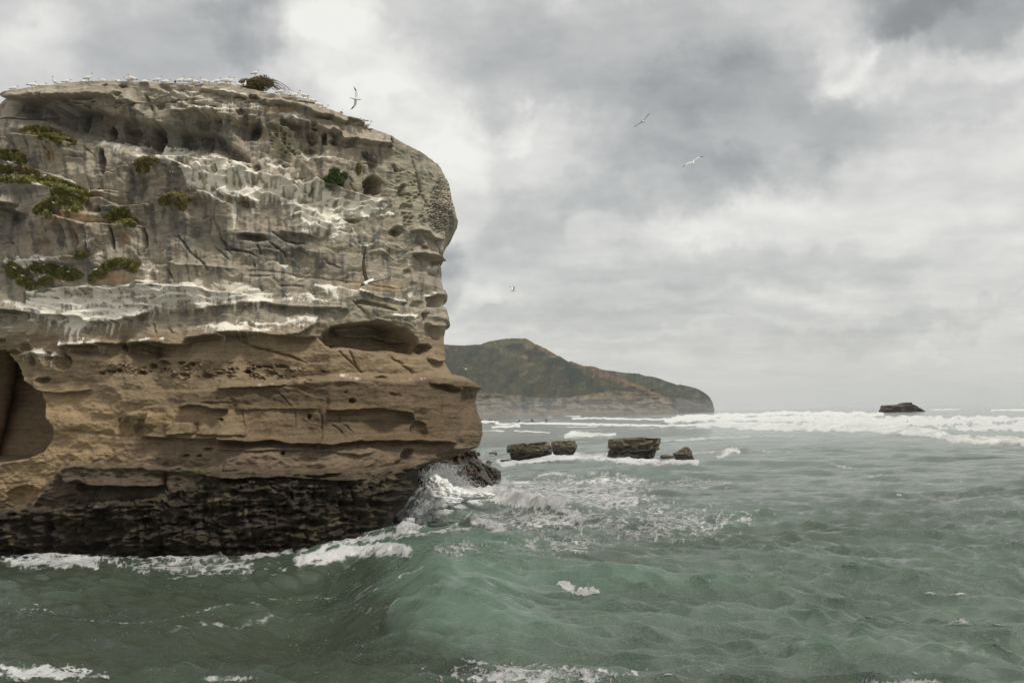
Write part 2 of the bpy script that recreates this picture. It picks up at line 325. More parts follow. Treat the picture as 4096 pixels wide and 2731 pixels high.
d += terr(0, 15.0, .17, np.clip(1 - gz1 - gz2, 0, 1) * smooth(80, 95, PY) * (1 - smooth(330, 345, PY)), 44, 33, 1.1)
d += terr(0, 9, .07, smooth(300, 345, PY) * (1 - smooth(415, 440, PY)), 70, 38, .5)
# --- traced ledges, lips and hollows
OV(R1, [(-60, 440), (0, 430), (140, 460), (240, 470), (350, 452), (560, 438), (850, 430), (960, 432), (1080, 445), (1100, 490), (1290, 500)], .9, 12, 14)
for a in [(270, 475, 30, 18), (330, 465, 30, 17), (300, 438, 60, 10), (415, 458, 28, 14), (400, 430, 35, 9), (585, 447, 45, 26), (740, 445, 120, 12), (1115, 432, 42, 26), (860, 480, 20, 12), (1000, 345, 22, 10), (1160, 345, 50, 20)]: HO(R1, *a, .75)
OV(R1, [(1290, 320), (1400, 325), (1420, 380), (1500, 370)], .4, 6, 5); HO(R1, 1560, 365, 70, 30, .6, 30); HO(R1, 1700, 380, 50, 25, .5)
OV(R1, [(1870, 395), (2000, 400), (2140, 440), (2250, 470)], .5, 6, 5)
for a in [(1640, 505, 45, 28), (1700, 545, 80, 30, ), (1760, 490, 30, 15), (1830, 520, 30, 18), (1900, 530, 60, 28), (2000, 545, 60, 14), (2060, 500, 40, 12), (1500, 530, 40, 45)]: HO(R1, *a, .6, 10)
HO(R1, 2245, 590, 55, 30, .8); HO(R1, 1130, 480, 60, 30, .5)
SH(R1, [(85, 645), (150, 632), (260, 632), (430, 650), (560, 700), (640, 745)], .8, 16); SH(R1, [(630, 735), (720, 738), (745, 775)], .5, 8)
HO(R1, 965, 735, 55, 62, 1.9); HO(R1, 1180, 780, 85, 110, 1.3); HO(R1, 1420, 830, 85, 150, 1.7, 5); HO(R1, 1290, 790, 38, 95, .9, -12); HO(R1, 1150, 640, 55, 100, .7, 0); HO(R1, 700, 620, 60, 130, .5); HO(R1, 380, 560, 60, 80, .45); HO(R1, 200, 560, 55, 60, .45)
OV(R1, [(650, 505), (700, 530), (780, 542), (850, 520)], .4, 8, 4)
SH(R1, [(900, 815), (950, 818), (1000, 850), (1080, 850), (1180, 882), (1300, 892), (1340, 880)], .9, 18, .3)
OV(R1, [(1170, 515), (1250, 560), (1330, 600), (1370, 620)], .6, 8, 6); OV(R1, [(1590, 605), (1700, 600), (1850, 582), (1950, 605), (2100, 625), (2230, 662)], .9, 12, 16, .6)
HO(R1, 1700, 780, 70, 170, .8, 0, .5); HO(R1, 1880, 740, 75, 180, 1.2, 0, .5); HO(R1, 2030, 760, 50, 170, .7, 0, .5)
SH(R1, [(1420, 1010), (1490, 995), (1650, 1000), (1850, 1018), (2000, 1045), (2340, 1052)], .9, 20, .3)
SH(R1, [(1230, 1085), (1330, 1060), (1500, 1040), (1650, 1050), (1800, 1110), (1850, 1180)], .8, 26, .2); HO(R1, 1740, 1200, 120, 130, .6, 30); HO(R1, 1310, 1260, 90, 170, .8, -8)
SH(R1, [(960, 1180), (1100, 1130), (1230, 1080)], .6, 20); HO(R1, 960, 1060, 45, 120, 1.0); HO(R1, 1010, 1205, 28, 22, .4)
SH(R1, [(110, 815), (190, 810), (330, 815), (560, 860), (720, 880)], 1.2, 26, .2); HO(R1, 520, 980, 50, 100, .6); CR(R1, [(450, 890), (480, 960), (490, 1050)], .8, .9)
SH(R1, [(-60, 830), (110, 815)], .8, 14); HO(R1, 170, 975, 60, 28, 1.1)
SH(R1, [(-60, 1190), (60, 1240), (300, 1235), (480, 1290), (700, 1330), (880, 1390)], 1.7, 30, .25)
SH(R1, [(240, 1095), (400, 1130), (600, 1200), (760, 1280), (860, 1330), (1000, 1320), (1130, 1330)], .8, 22, .2)
SH(R1, [(880, 1400), (1000, 1400), (1080, 1440), (1180, 1470)], .7, 14); HO(R1, 820, 1440, 30, 50, .9); SH(R1, [(880, 1340), (960, 1330), (1040, 1360), (1140, 1370)], .4, 6)
OV(R1, [(-60, 1460), (0, 1450), (120, 1465), (280, 1480)], .9, 14, 16, .6); OV(R1, [(-60, 1500), (30, 1495), (250, 1530), (330, 1560)], 1.1, 8, 30, .7)
SH(R1, [(640, 1530), (900, 1530), (1100, 1480), (1220, 1470), (1450, 1460), (1560, 1400), (1830, 1420)], .9, 24, .25); HO(R1, 965, 1530, 55, 38, 1.2)
SH(R1, [(1480, 1420), (1840, 1400), (1890, 1330), (1970, 1340), (2050, 1390), (2130, 1440), (2200, 1450)], .9, 26, .25)
HO(R1, 1900, 1480, 130, 110, .5, 30); HO(R2, 200, 1440, 90, 40, .9, 10); OV(R2, [(-90, 1340), (0, 1365), (120, 1400), (260, 1430), (330, 1470)], .6, 9, 10)
# rim slab
OV(R2, [(-60, 430), (100, 440), (220, 470), (280, 440), (420, 520), (520, 500), (680, 535), (900, 612), (1010, 655), (1120, 685), (1160, 655), (1270, 690), (1390, 745)], .75, 5, 5, .6)
for a in [(240, 455, 30, 30, .9), (460, 500, 50, 20, .6), (940, 640, 120, 14, .7), (1150, 655, 25, 15, .5), (600, 470, 80, 14, .3)]: HO(R2, *a, 12)
for a in [(210, 740, 150, 120, 1.6, 10), (300, 760, 60, 110, .8, 10), (640, 700, 140, 50, 1.4, 15), (832, 712, 32, 40, 1.6, 0), (810, 820, 62, 62, 1.2, 0), (700, 800, 50, 60, .8, 0), (935, 835, 30, 70, 1.3, 0),
          (790, 960, 60, 60, .7, 0), (820, 930, 110, 110, .8, 0), (1020, 865, 50, 30, 1.0, 0), (1140, 885, 60, 24, .6, 0), (1380, 1275, 88, 95, 3.4, 0), (480, 790, 22, 30, .5, 0), (540, 880, 18, 20, .4, 0), (470, 730, 60, 40, .5, 20)]: HO(R2, *a)
OV(R2, [(560, 680), (700, 690), (860, 720), (960, 770), (1000, 745), (1090, 845), (1200, 850), (1400, 885), (1580, 895)], .9, 8, 9, .6)
OV(R2, [(1000, 740), (1040, 800), (1090, 840)], .7, 6, 5); CR(R2, [(1540, 830), (1555, 880), (1550, 920)], .8, .7)
SH(R2, [(350, 690), (450, 790), (540, 880), (600, 960), (660, 1005)], .8, 8, .3)
SH(R2, [(-60, 1040), (100, 1052), (260, 1050), (380, 1035), (520, 1040), (640, 1095)], .8, 10, .3); SH(R2, [(240, 965), (330, 970), (430, 990)], .6, 8)
for a in [(200, 1085, 50, 28, .7), (310, 1090, 60, 30, .6), (490, 1070, 70, 30, .8), (570, 1100, 50, 20, .6), (30, 1085, 60, 30, .6), (200, 1150, 50, 15, .5), (100, 1280, 90, 60, .7), (300, 1260, 60, 60, .8), (420, 1270, 70, 80, .7), (690, 1215, 50, 22, .6), (830, 1060, 60, 60, .6),
          (590, 1380, 70, 60, .7), (800, 1380, 50, 40, .5), (1090, 1390, 50, 30, .5), (700, 1420, 50, 50, .5), (960, 1330, 50, 25, .5)]: HO(R2, *a)
SH(R2, [(-90, 1190), (60, 1130), (120, 1105), (260, 1145), (380, 1165), (500, 1190), (640, 1225), (700, 1270)], .7, 12, .3)
SH(R2, [(330, 1330), (420, 1350), (520, 1380), (700, 1450), (900, 1490)], .6, 10); SH(R2, [(650, 1000), (720, 1050), (820, 1160), (900, 1230), (1000, 1285), (1130, 1335), (1240, 1362), (1400, 1400), (1480, 1385), (1570, 1385)], 1.1, 14, .35)
SH(R2, [(870, 1010), (1000, 1010), (1140, 1040), (1230, 1060), (1360, 1080)], .7, 14); OV(R2, [(1240, 1060), (1330, 1065), (1430, 1085)], .5, 5, 5)
OV(R2, [(1260, 940), (1330, 1000), (1390, 1050), (1430, 1080)], .8, 5, 8, .6); HO(R2, 1330, 985, 50, 22, .6, 40)
HO(R2, 1590, 1110, 25, 45, .8, -30); HO(R2, 1650, 1350, 40, 90, 1.3, 15); HO(R2, 1690, 1480, 60, 40, .8); HO(R2, 1700, 1350, 30, 14, .7)
CR(R2, [(1740, 1000), (1790, 1180), (1840, 1360), (1900, 1450), (1960, 1560)], .9, .5); CR(R2, [(1200, 1250), (1160, 1190)], .7, .5); CR(R2, [(1960, 1280), (1985, 1380), (2010, 1450)], .7, .4); CR(R2, [(1900, 1140), (1950, 1200)], .6, .4)
CR(R2, [(1160, 1250), (1240, 1330)], .8, .6)
# honeycomb weathering of the outer edge
hm = np.maximum(ell(R2, 2040, 1420, 120, 230), ell(R4, 2000, 60, 130, 190)); hm2 = np.maximum.reduce([ell(R2, 1730, 1250, 170, 330, -15), ell(R2, 1830, 1480, 140, 130), ell(R4, 1780, 20, 200, 130), ell(R2, 560, 900, 120, 250, -35)])
f1, f2 = worley(PX / 2.9, PY / 2.3, 1); hc = smooth(.05, .45, f2 - f1)
d -= .42 * hc * hm; f1b, f2b = worley(PX / 6.0, PY / 4.0, 2); d -= .5 * smooth(.1, .6, f2b - f1b) * hm2 * smooth(-.2, .3, perlin(PX / 12, PY / 12, 41))
OV(R4, [(1560, 150), (1600, 135), (1650, 150), (1680, 175)], .8, 6, 8); OV(R4, [(1700, 180), (1780, 170), (1850, 185), (1900, 250), (2050, 260)], .9, 8, 10)
OV(R4, [(1740, 380), (1800, 385), (1860, 405), (1920, 415), (1960, 462), (2060, 465)], 1.5, 12, 6, .5); HO(R4, 1800, 290, 45, 90, 1.0, 5)
HO(R4, 1180, 85, 70, 22, .8, 8); HO(R4, 1590, 190, 60, 35, 1.3)
# middle, left
SH(R3, [(-60, 530), (0, 510), (110, 480), (250, 452), (430, 455), (560, 440), (690, 430), (830, 432)], 1.2, 10, .25); OV(R3, [(440, 490), (560, 480), (780, 505)], .6, 4, 5)
SH(R3, [(450, 60), (620, 50), (700, 80), (850, 115), (1000, 128), (1300, 125), (1420, 150)], .9, 30, .25); OV(R3, [(620, 50), (700, 90), (850, 125)], .4, 4, 8)
for a in [(760, 210, 22, 110, .5), (1090, 240, 18, 120, .8), (1380, 260, 22, 110, .9), (640, 200, 60, 120, .5), (860, 210, 30, 80, .3), (430, 330, 120, 90, .9), (150, 60, 60, 60, .6), (1160, 250, 50, 120, .4), (980, 260, 40, 120, -.5), (920, 330, 50, 70, -.7), (940, 190, 40, 50, -.6)]: HO(R3, *a)
CR(R3, [(760, 140), (795, 210), (790, 330)], .7, .7); CR(R3, [(1090, 150), (1090, 280), (1095, 350)], .9, .8); CR(R3, [(1385, 180), (1380, 330), (1345, 420)], 1.0, .9); CR(R3, [(75, 230), (125, 310)], .6, .5)
SH(R3, [(1180, 680), (1300, 640), (1500, 640)], .5, 6); SH(R3, [(1420, 500), (1560, 492), (1600, 465), (1700, 490), (1900, 500), (2100, 520), (2340, 545)], .5, 12, .3); OV(R3, [(1600, 490), (1900, 505), (2160, 530), (2340, 545)], .45, 4, 5)
SH(R3, [(260, 745), (380, 730), (550, 712), (850, 695), (1080, 715), (1200, 690), (1420, 672), (1700, 688), (1860, 690), (2000, 735), (2340, 770)], .9, 12, .3)
for a in [(650, 770, 65, 45, .7), (880, 780, 90, 60, .5), (790, 770, 40, 40, .5), (1215, 742, 40, 22, .6), (780, 845, 60, 22, .5), (1050, 790, 60, 40, .4)]: HO(R3, *a)
for L in ([(300, 800), (420, 830), (600, 850), (700, 850)], [(290, 850), (500, 880), (640, 905)], [(240, 895), (400, 890), (600, 930)]): SH(R3, L, .35, 4)
OV(R3, [(440, 975), (620, 965), (700, 985), (800, 985), (900, 1035), (1050, 1030), (1200, 1005), (1330, 985), (1430, 935)], .8, 8, 9); OV(R3, [(1180, 880), (1300, 878), (1440, 868)], .5, 4, 4)
OV(R3, [(1830, 925), (2000, 890), (2200, 870), (2340, 880)], .45, 6, 6); HO(R3, 1460, 960, 40, 60, .4); HO(R3, 850, 1090, 35, 60, .5); CR(R3, [(1450, 1040), (1490, 1150)], .8, .5); CR(R3, [(1590, 1080), (1630, 1140)], .8, .4)
OV(R3, [(-60, 925), (50, 915), (250, 935), (400, 960), (480, 1000), (560, 1020)], .8, 10, 12); HO(R3, 60, 1010, 110, 60, .7); HO(R3, 120, 930, 110, 20, .6)
OV(R3, [(540, 1262), (640, 1250), (760, 1248), (880, 1236), (1000, 1225), (1110, 1240), (1200, 1245)], .8, 12, 12, .8); OV(R3, [(1180, 1290), (1220, 1245), (1290, 1226), (1480, 1218), (1620, 1248), (1740, 1240), (1780, 1180), (1960, 1160), (2220, 1128), (2340, 1140)], 1.0, 10, 9, .8)
for a in [(880, 1295, 230, 60, .8, 0), (1340, 1310, 170, 90, 1.4, 5), (1500, 1290, 110, 70, .7, 0), (235, 1265, 55, 40, 1.0, 10), (310, 1390, 40, 50, .8, 0), (450, 1370, 55, 60, 1.3, 0), (590, 1400, 80, 70, 1.2, 40), (130, 1310, 50, 30, .7, 0), (1160, 1255, 45, 28, .8, 0), (20, 1210, 40, 30, .6, 0)]: HO(R3, *a)
SH(R3, [(160, 1330), (330, 1290), (480, 1330), (560, 1340), (640, 1430)], .5, 8)
# cave at the left frame edge, lower down
cave = np.vstack([[(-220, 335)], pts(R3, [(0, 1290), (60, 1285), (120, 1360), (180, 1440), (230, 1530)]), pts(R5, [(220, 160), (300, 215), (330, 290), (345, 420), (400, 490), (385, 570), (320, 660), (200, 720), (60, 745), (-80, 760)]), [(-220, 470)]])
PO(cave, 12.5, 9, .3, 2.0)
OV(R5, [(-100, 190), (60, 190), (160, 190), (240, 195)], .7, 8, 14, .5); HO(R5, 60, 330, 130, 120, .9)
HO(R5, 320, 130, 55, 24, 1.0); OV(R5, [(230, 180), (330, 215), (480, 225), (680, 205)], .5, 6, 6)
# the big horizontal cave near the right
PO(pts(R4, [(850, 1165), (895, 1150), (905, 1110), (960, 1085), (1000, 1062), (1140, 1032), (1250, 1030), (1390, 1010), (1440, 1000), (1530, 1030), (1600, 1060), (1700, 1085), (1760, 1150), (1820, 1200), (1860, 1300), (1830, 1365), (1700, 1358), (1560, 1330), (1400, 1330), (1250, 1300), (1120, 1280), (1010, 1305), (940, 1260)]), 7.0, 10, .75, 1.6)
OV(R4, [(-60, 1132), (300, 1132), (600, 1165), (760, 1170), (860, 1160)], .7, 8, 8, .8); OV(R4, [(560, 1160), (700, 1140), (780, 1090), (850, 1040), (900, 960)], .6, 6, 7)
OV(R4, [(1140, 1035), (1210, 1140), (1500, 1140), (1640, 1180), (1820, 1220)], .9, 6, 5, .6)
PO(pts(R4, [(1845, 940), (1900, 935), (1900, 970), (1870, 1005), (1845, 1060), (1838, 990)]), 2.2, 2, .2, 1); PO(pts(R4, [(1830, 1230), (1900, 1225), (1945, 1260), (1925, 1300), (1880, 1345), (1830, 1340), (1815, 1290)]), 2.8, 2, .2, 1)
PO(pts(R4, [(1880, 790), (1950, 770), (2070, 780), (2110, 900), (2000, 905), (1880, 900)]), 1.6, 3, .2, 1.5); HO(R4, 1990, 830, 110, 35, .6)
OV(R4, [(1850, 1020), (1900, 1065), (1960, 1075), (2060, 1060), (2120, 1060)], .8, 8, 10, .7); OV(R4, [(1870, 800), (1960, 772), (2080, 778)], .6, 5, 8, .8); HO(R4, 1980, 1130, 90, 60, .8)
OV(R4, [(1880, 1350), (1960, 1400), (2060, 1390)], .9, 8, 6, .6); HO(R4, 1800, 870, 70, 50, .7)
PO(pts(R4, [(1220, 815), (1330, 812), (1450, 850), (1560, 885), (1640, 915), (1600, 930), (1480, 905), (1330, 870), (1230, 860)]), 1.0, 2, .2, .8)
OV(R4, [(100, 860), (400, 850), (600, 890), (860, 900), (1050, 902), (1130, 915), (1165, 945)], .6, 7, 8, .7); OV(R4, [(1200, 720), (1400, 790), (1600, 830), (1720, 850)], .35, 5, 5)
SH(R4, [(820, 665), (900, 700), (1060, 690), (1180, 730), (1280, 745)], .35, 6); HO(R4, 250, 240, 150, 32, 1.1, 4); OV(R4, [(100, 205), (260, 205), (400, 215)], .5, 6, 5)
OV(R4, [(500, 170), (700, 210), (860, 240)], .35, 8, 6); HO(R4, 580, 250, 90, 30, .35, 20); HO(R4, 700, 400, 90, 60, .5)
line(pts(R4, [(-60, 520), (200, 540), (420, 552), (700, 600), (1100, 640), (1290, 665), (1450, 690), (1560, 705), (1690, 722)]), .8, .8, -.22, -.3)
HO(R4, 600, 690, 130, 14, .4); HO(R4, 330, 595, 120, 14, .3); HO(R4, 1700, 560, 40, 40, .5); HO(R4, 1930, 590, 50, 20, .5); HO(R4, 1140, 640, 26, 12, -.3)
SH(R4, [(1540, 950), (1680, 955), (1800, 968)], .5, 16, .2)
for L, w1 in [([(430, 180), (560, 260), (660, 290), (755, 300)], .8), ([(400, 270), (520, 350), (560, 385), (580, 425)], .8), ([(0, 345), (150, 355), (240, 380), (295, 415)], .8), ([(295, 290), (320, 340), (340, 400)], .6),
              ([(1180, 820), (1260, 890), (1330, 955)], .7), ([(140, 1180), (190, 1220), (290, 1262), (450, 1300), (600, 1340), (700, 1382), (775, 1412)], .9), ([(1540, 1350), (1600, 1385), (1660, 1408), (1665, 1435), (1740, 1480), (1760, 1530)], .9), ([(1050, 1280), (1130, 1350), (1200, 1420), (1290, 1520)], .6), ([(1150, 1260), (1190, 1330), (1240, 1470)], .6),
              ([(950, 475), (1010, 490), (1070, 525)], .7), ([(1060, 160), (1140, 180)], .5), ([(270, 460), (285, 520)], .5)]: CR(R4, L, w1, .55)
for L, w1 in [([(1650, 230), (1700, 240), (1760, 330), (1800, 390), (1880, 450), (1980, 560)], 1.0), ([(2010, 60), (2060, 160), (2080, 250), (2130, 320), (2200, 350), (2340, 385)], .9), ([(2010, 320), (2080, 380), (2150, 450)], .7), ([(1580, 520), (1640, 650)], .6), ([(1970, 650), (2050, 710)], .6), ([(2080, 260), (2160, 390)], .6)]: CR(R3, L, w1, .55)
CR(R1, [(1360, 420), (1400, 490), (1425, 580)], 1.0, .8); CR(R1, [(770, 900), (850, 960), (900, 1010)], .7, .4); CR(R1, [(1560, 0 + 1330), (1560, 1400)], .5, .3)
# pebbly band
pb = np.maximum(ell(R3, 1700, 1480, 800, 90, 2), ell(R4, 300, 1480, 700, 85, 6)); f1, f2 = worley(PX / 3.4, PY / 2.2, 5)
pr_ = smooth(.05, .35, perlin(PX / 11, PY / 5, 44) + .25 * perlin(PX / 4, PY / 3, 45)); d += pb * pr_ * (.55 * (1 - smooth(.15, .5, f1)) - .35 * smooth(.35, .6, f1))
for a in [(1430, 1440, 40, 20), (1530, 1410, 60, 22), (1040, 1490, 45, 14), (1110, 1480, 30, 12), (960, 1500, 30, 14), (1730, 1520, 50, 22), (1940, 1530, 45, 22), (1700, 1410, 40, 16), (1800, 1420, 40, 16), (2050, 1500, 40, 14), (1330, 1500, 40, 12), (2320, 1490, 20, 14)]: HO(R3, *a, .7, 5)
for a in [(400, 1440, 60, 16), (540, 1440, 70, 14), (215, 1490, 30, 14), (310, 1445, 30, 12), (930, 1480, 25, 10), (60, 1465, 18, 8)]: HO(R4, *a, .8, 5)
# lower unit
OV(R6, [(-60, 195), (100, 185), (240, 180), (400, 172), (470, 165)], .5, 6, 6); SH(R6, [(250, 130), (380, 170), (520, 190), (640, 240), (760, 270)], .3, 10); SH(R6, [(500, 112), (700, 120), (900, 125), (1080, 150), (1200, 220), (1300, 290)], .5, 14, .2)
HO(R6, 925, 285, 26, 20, .9); HO(R6, 880, 215, 12, 8, .4); HO(R6, 1240, 240, 60, 18, .4, 8); HO(R6, 1640, 190, 100, 24, .9, 12); HO(R6, 1160, 110, 60, 14, .7); OV(R6, [(1500, 150), (1640, 175), (1760, 215)], .5, 5, 6)
OV(R6, [(-60, 345), (0, 350), (30, 345)], .5, 4, 5, .8); OV(R6, [(60, 350), (240, 345), (440, 345), (560, 342), (690, 345)], .25, 8, 6); OV(R6, [(740, 350), (850, 360), (1000, 345), (1140, 342), (1260, 362), (1360, 378), (1410, 440)], .8, 8, 6, .7)
line(pts(R6, [(740, 430), (940, 432), (1140, 430), (1400, 440)]), 1, 1, -.15, -.25); HO(R6, 1430, 500, 50, 70, .8); HO(R6, 1385, 500, 14, 35, .8); HO(R6, 620, 400, 14, 30, .8)
OV(R6, [(-60, 575), (170, 585), (340, 575), (440, 590), (540, 597), (710, 602), (760, 605), (880, 592), (960, 578), (1100, 578), (1345, 575), (1560, 580), (1700, 600)], .85, 7, 5, .9)
OV(R5, [(1040, 548), (1200, 550), (1400, 560), (1600, 565), (1850, 578)], .6, 5, 3, .9); OV(R5, [(1640, 585), (1750, 580), (1850, 590)], .4, 3, 3)
PO(pts(R5, [(1235, 545), (1240, 470), (1300, 432), (1440, 436), (1455, 470), (1455, 535)]), -.75, 2, 0, 2); PO(pts(R5, [(1460, 540), (1465, 460), (1600, 480), (1820, 478), (1825, 545)]), -.6, 2, 0, 2); CR(R5, [(1442, 440), (1450, 540)], 1.0, .8)
SH(R5, [(830, 530), (900, 420), (960, 380), (1040, 350), (1120, 325), (1180, 320)], .55, 20, .2); HO(R5, 920, 470, 60, 80, .5, 30); HO(R5, 1125, 430, 40, 75, -.5); HO(R5, 1050, 480, 40, 80, .5, 25); line(pts(R5, [(400, 498), (600, 512), (780, 530), (1000, 545)]), 1, 1, -.15, -.25)
OV(R5, [(1320, 330), (1420, 318), (1500, 325), (1600, 345), (1690, 340)], .6, 6, 6, .8); HO(R5, 1630, 420, 18, 12, .7); HO(R5, 1600, 300, 120, 12, .3)
for L, w1 in [([(690, 350), (715, 400), (715, 530), (700, 600)], 1.1), ([(130, 340), (132, 430), (165, 500)], .6), ([(1610, 190), (1600, 330), (1605, 450)], .9), ([(770, 445), (850, 500), (890, 560)], .7), ([(850, 440), (900, 470), (940, 520)], .7), ([(520, 340), (520, 480)], .6), ([(380, 210), (500, 330)], .5), ([(850, 370), (850, 450)], .7)]: CR(R6, L, w1 * .8, .32)
HO(R6, 1780, 330, 45, 180, .9, 5); HO(R6, 1790, 560, 70, 60, -.5); OV(R6, [(1640, 640), (1740, 640), (1850, 640), (1900, 640)], .8, 8, 7, .9); HO(R6, 1680, 690, 110, 35, 1.0); HO(R6, 1340, 690, 40, 60, 1.3, 30); HO(R6, 1290, 740, 40, 25, .7)
HO(R6, 425, 670, 14, 12, 1.2); for_ = [(1380, 690, 30, 14), (1475, 690, 22, 10), (1540, 640, 30, 14)]
for a in for_: HO(R5, *a, .6)
OV(R6, [(-60, 640), (200, 650), (400, 640), (640, 650)], .35, 5, 5); OV(R6, [(640, 650), (800, 660), (1000, 680), (1100, 660)], .3, 5, 5)
d += smooth(0, 8, PY - np.interp(PX, [0, 130, 420, 480], [450, 446, 440, 440])) * (1 - smooth(-2, 4, tb)) * .13 * ridged(PX / 14, PY / 8, 4, 47)
# tidal platform
SH(R5, [(430, 815), (520, 760), (700, 755), (1000, 756), (1300, 775)], .7, 16, .2); OV(R5, [(490, 860), (560, 880), (700, 898), (900, 905), (1060, 908), (1170, 905), (1240, 900)], 1.1, 8, 10, .9); HO(R5, 640, 930, 100, 55, 1.0, 20); HO(R5, 460, 900, 70, 70, .6)
SH(R5, [(650, 1030), (800, 1020), (1000, 1018), (1100, 1005)], .5, 8); SH(R5, [(-60, 1090), (140, 1078), (300, 1065), (360, 1060)], 1.0, 12, .2); HO(R5, 170, 980, 130, 70, .9, -20)
OV(R5, [(1480, 820), (1600, 850), (1700, 855), (1845, 850)], .7, 5, 5, .9); OV(R6, [(-60, 850), (100, 850), (400, 845), (600, 855), (850, 870), (1050, 860)], .7, 5, 5, .9); OV(R6, [(480, 820), (700, 828), (860, 812)], .5, 3, 4, .9)
OV(R6, [(1290, 790), (1420, 785), (1470, 850)], .7, 8, 8); CR(R5, [(1240, 800), (1225, 900), (1250, 960)], 1.0, .7); CR(R6, [(490, 940), (500, 1020)], 1.2, .7); CR(R6, [(920, 900), (940, 1050)], 1.1, .6)
bm_ = smooth(-2, 5, bk); d += bm_ * (.55 * ridged(PX / 26, PY / 9, 4, 50) + .05 * fbm(PX / 4, PY / 3.2, 3, 52)); d += smooth(-2, 3, tb) * .16 * ridged(PX / 18, PY / 6, 3, 54)
ph = PY / 8.5 + 1.2 * perlin(PX / 60, PY / 40, 107) + .5 * fbm(PX / 30, PY / 30, 3, 56); d += smooth(-2, 5, tb) * .10 * (ph - np.floor(ph)) * smooth(-.3, .3, perlin(PX / 20, PY / 9, 57))
f1, f2 = worley(PX / 16 + .4 * perlin(PX / 9, PY / 7, 58), PY / 10, 7); d += bm_ * .55 * (smooth(.02, .4, f2 - f1) - 1) * smooth(-.3, .4, perlin(PX / 30, PY / 14, 59)); d += bm_ * .5 * fbm(PX / 9, PY / 22, 3, 93)
# base undercut at the swash line
d -= 1.0 * smooth(538, 552, PY) * (PX < 420)
# strata and fine relief
zs = zg * 1.0 + .25 * fbm(PX / 60, PY / 60, 2, 62); st = np.interp(zs.ravel(), np.linspace(-5, 50, 420), np.random.RandomState(5).randn(420) * .5).reshape(zs.shape)
d += .020 * st + .050 * fbm(PX / 4.2, PY / 3.4, 3, 63)
d += .05 * ridged(PX / 3, PY / 1.7, 3, 65) * smooth(-.3, .5, perlin(PX / 20, PY / 15, 66))
# soften to 1 px
k = np.array([.1, .8, .1])
for ax in (0, 1): d = np.apply_along_axis(lambda r: np.convolve(np.pad(r, 1, 'edge'), k, 'valid'), ax, d)
edge = smooth(0, .03, u) + 0 * PX; d *= .35 + .65 * edge
d *= 1 - .75 * smooth(.955, 1, u); d *= 1 - .6 * smooth(.90, .95, u) * smooth(440, 460, PY)
# outward normal in plan
dXu = np.gradient(Xg, axis=1); dYu = np.gradient(Yg, axis=1); ln = np.hypot(dXu, dYu) + 1e-9; nx, ny = dYu / ln, -dXu / ln
broad *= .3 + .7 * smooth(0, .03, u); qd = (Yg - broad) / Yg; Xg = Xg * qd; zg2 = H0 + (zg - H0) * qd; Yg = Yg - broad
nx = nx * .6
Xf = Xg + nx * d; Yf = Yg + ny * d; Zf = zg2 + 0 * d
# --- guano: lies on whatever faces up inside the roosting areas, runs down from there
up = smooth(.015, .16, -np.gradient(d + broad, axis=0) / np.abs(np.gradient(PY, axis=0)) )
reg = np.clip(gz1 * 1.0 + gz2 * 1.0, 0, 1)
reg3 = np.maximum.reduce([gzt * .30, ell(R1, 1560, 960, 260, 130) * .6, ell(R3, 300, 440, 420, 50) * .9, ell(R3, 920, 330, 90, 230) * .5, ell(R3, 1380, 560, 130, 160) * .6, ell(R2, 1000, 990, 420, 60) * .35, ell(R2, 600, 620, 160, 60) * .5,
                          ell(R3, 1450, 1195, 300, 30) * .6, ell(R3, 750, 1210, 300, 40, -3) * .6, ell(R3, 400, 1330, 230, 90) * .6, ell(R3, 280, 1190, 90, 25) * .6, ell(R1, 1150, 850, 260, 60) * .5, ell(R1, 700, 1290, 700, 110) * .3, ell(R3, 2150, 1060, 300, 60) * .6,
                          ell(R4, 250, 1060, 420, 60) * .55, ell(R4, 600, 1030, 350, 60, -12) * .5, ell(R4, 700, 790, 350, 45, 3) * .65, ell(R4, 950, 705, 200, 40, 5) * .7, ell(R4, 1230, 740, 110, 25) * .6, ell(R4, 470, 490, 160, 28, 3) * .75, ell(R4, 600, 620, 180, 30, 5) * .55, ell(R4, 700, 540, 70, 30) * .4,
                          ell(R4, 1500, 600, 100, 30, 15) * .6, ell(R4, 1250, 290, 130, 40, 8) * .7, ell(R4, 1550, 365, 150, 30, 15) * .6, ell(R4, 1720, 430, 60, 30) * .8, ell(R4, 1080, 160, 260, 60, 12) * .7, ell(R4, 1960, 520, 70, 50) * .45, ell(R4, 1650, 820, 130, 30) * .6, ell(R4, 1800, 770, 220, 35) * .6, ell(R4, 1700, 960, 200, 25) * .6,
                          ell(R4, 1030, 930, 130, 45, 15) * .5, ell(R6, 950, 115, 200, 20, 15) * .35, ell(R6, 400, 160, 260, 20) * .25, ell(R6, 1790, 140, 30, 14) * .6, ell(R6, 1400, 120, 200, 18) * .22])
pat = smooth(-.25, .55, fbm(PX / 9, PY / 5, 4, 80)); st_n = smooth(-.4, .6, perlin(PX / 2.6, PY / 30, 81) + .4 * perlin(PX / 1.1, PY / 20, 83)) * .7 + .3
patv = smooth(-.25, .5, fbm(PX / 6, PY / 16, 4, 95)) * gz1 + smooth(-.3, .5, fbm(PX / 22, PY / 5, 4, 96)) * (1 - gz1)
src = reg * (.85 * up + .42 * patv + .62 * patv * smooth(-.2, .4, fbm(PX / 30, PY / 20, 2, 82) + .3)) + reg3 * (.55 * up + .75 * pat)
src += .22 * up * smooth(60, 70, PY) * (1 - smooth(330, 350, PY))
G = np.zeros_like(d); carry = np.zeros(NU)
for r in range(NV - 1, -1, -1):
    carry = np.maximum(src[r], carry * (.87 + .10 * st_n[r])); G[r] = np.maximum(src[r], carry * .72 * st_n[r])
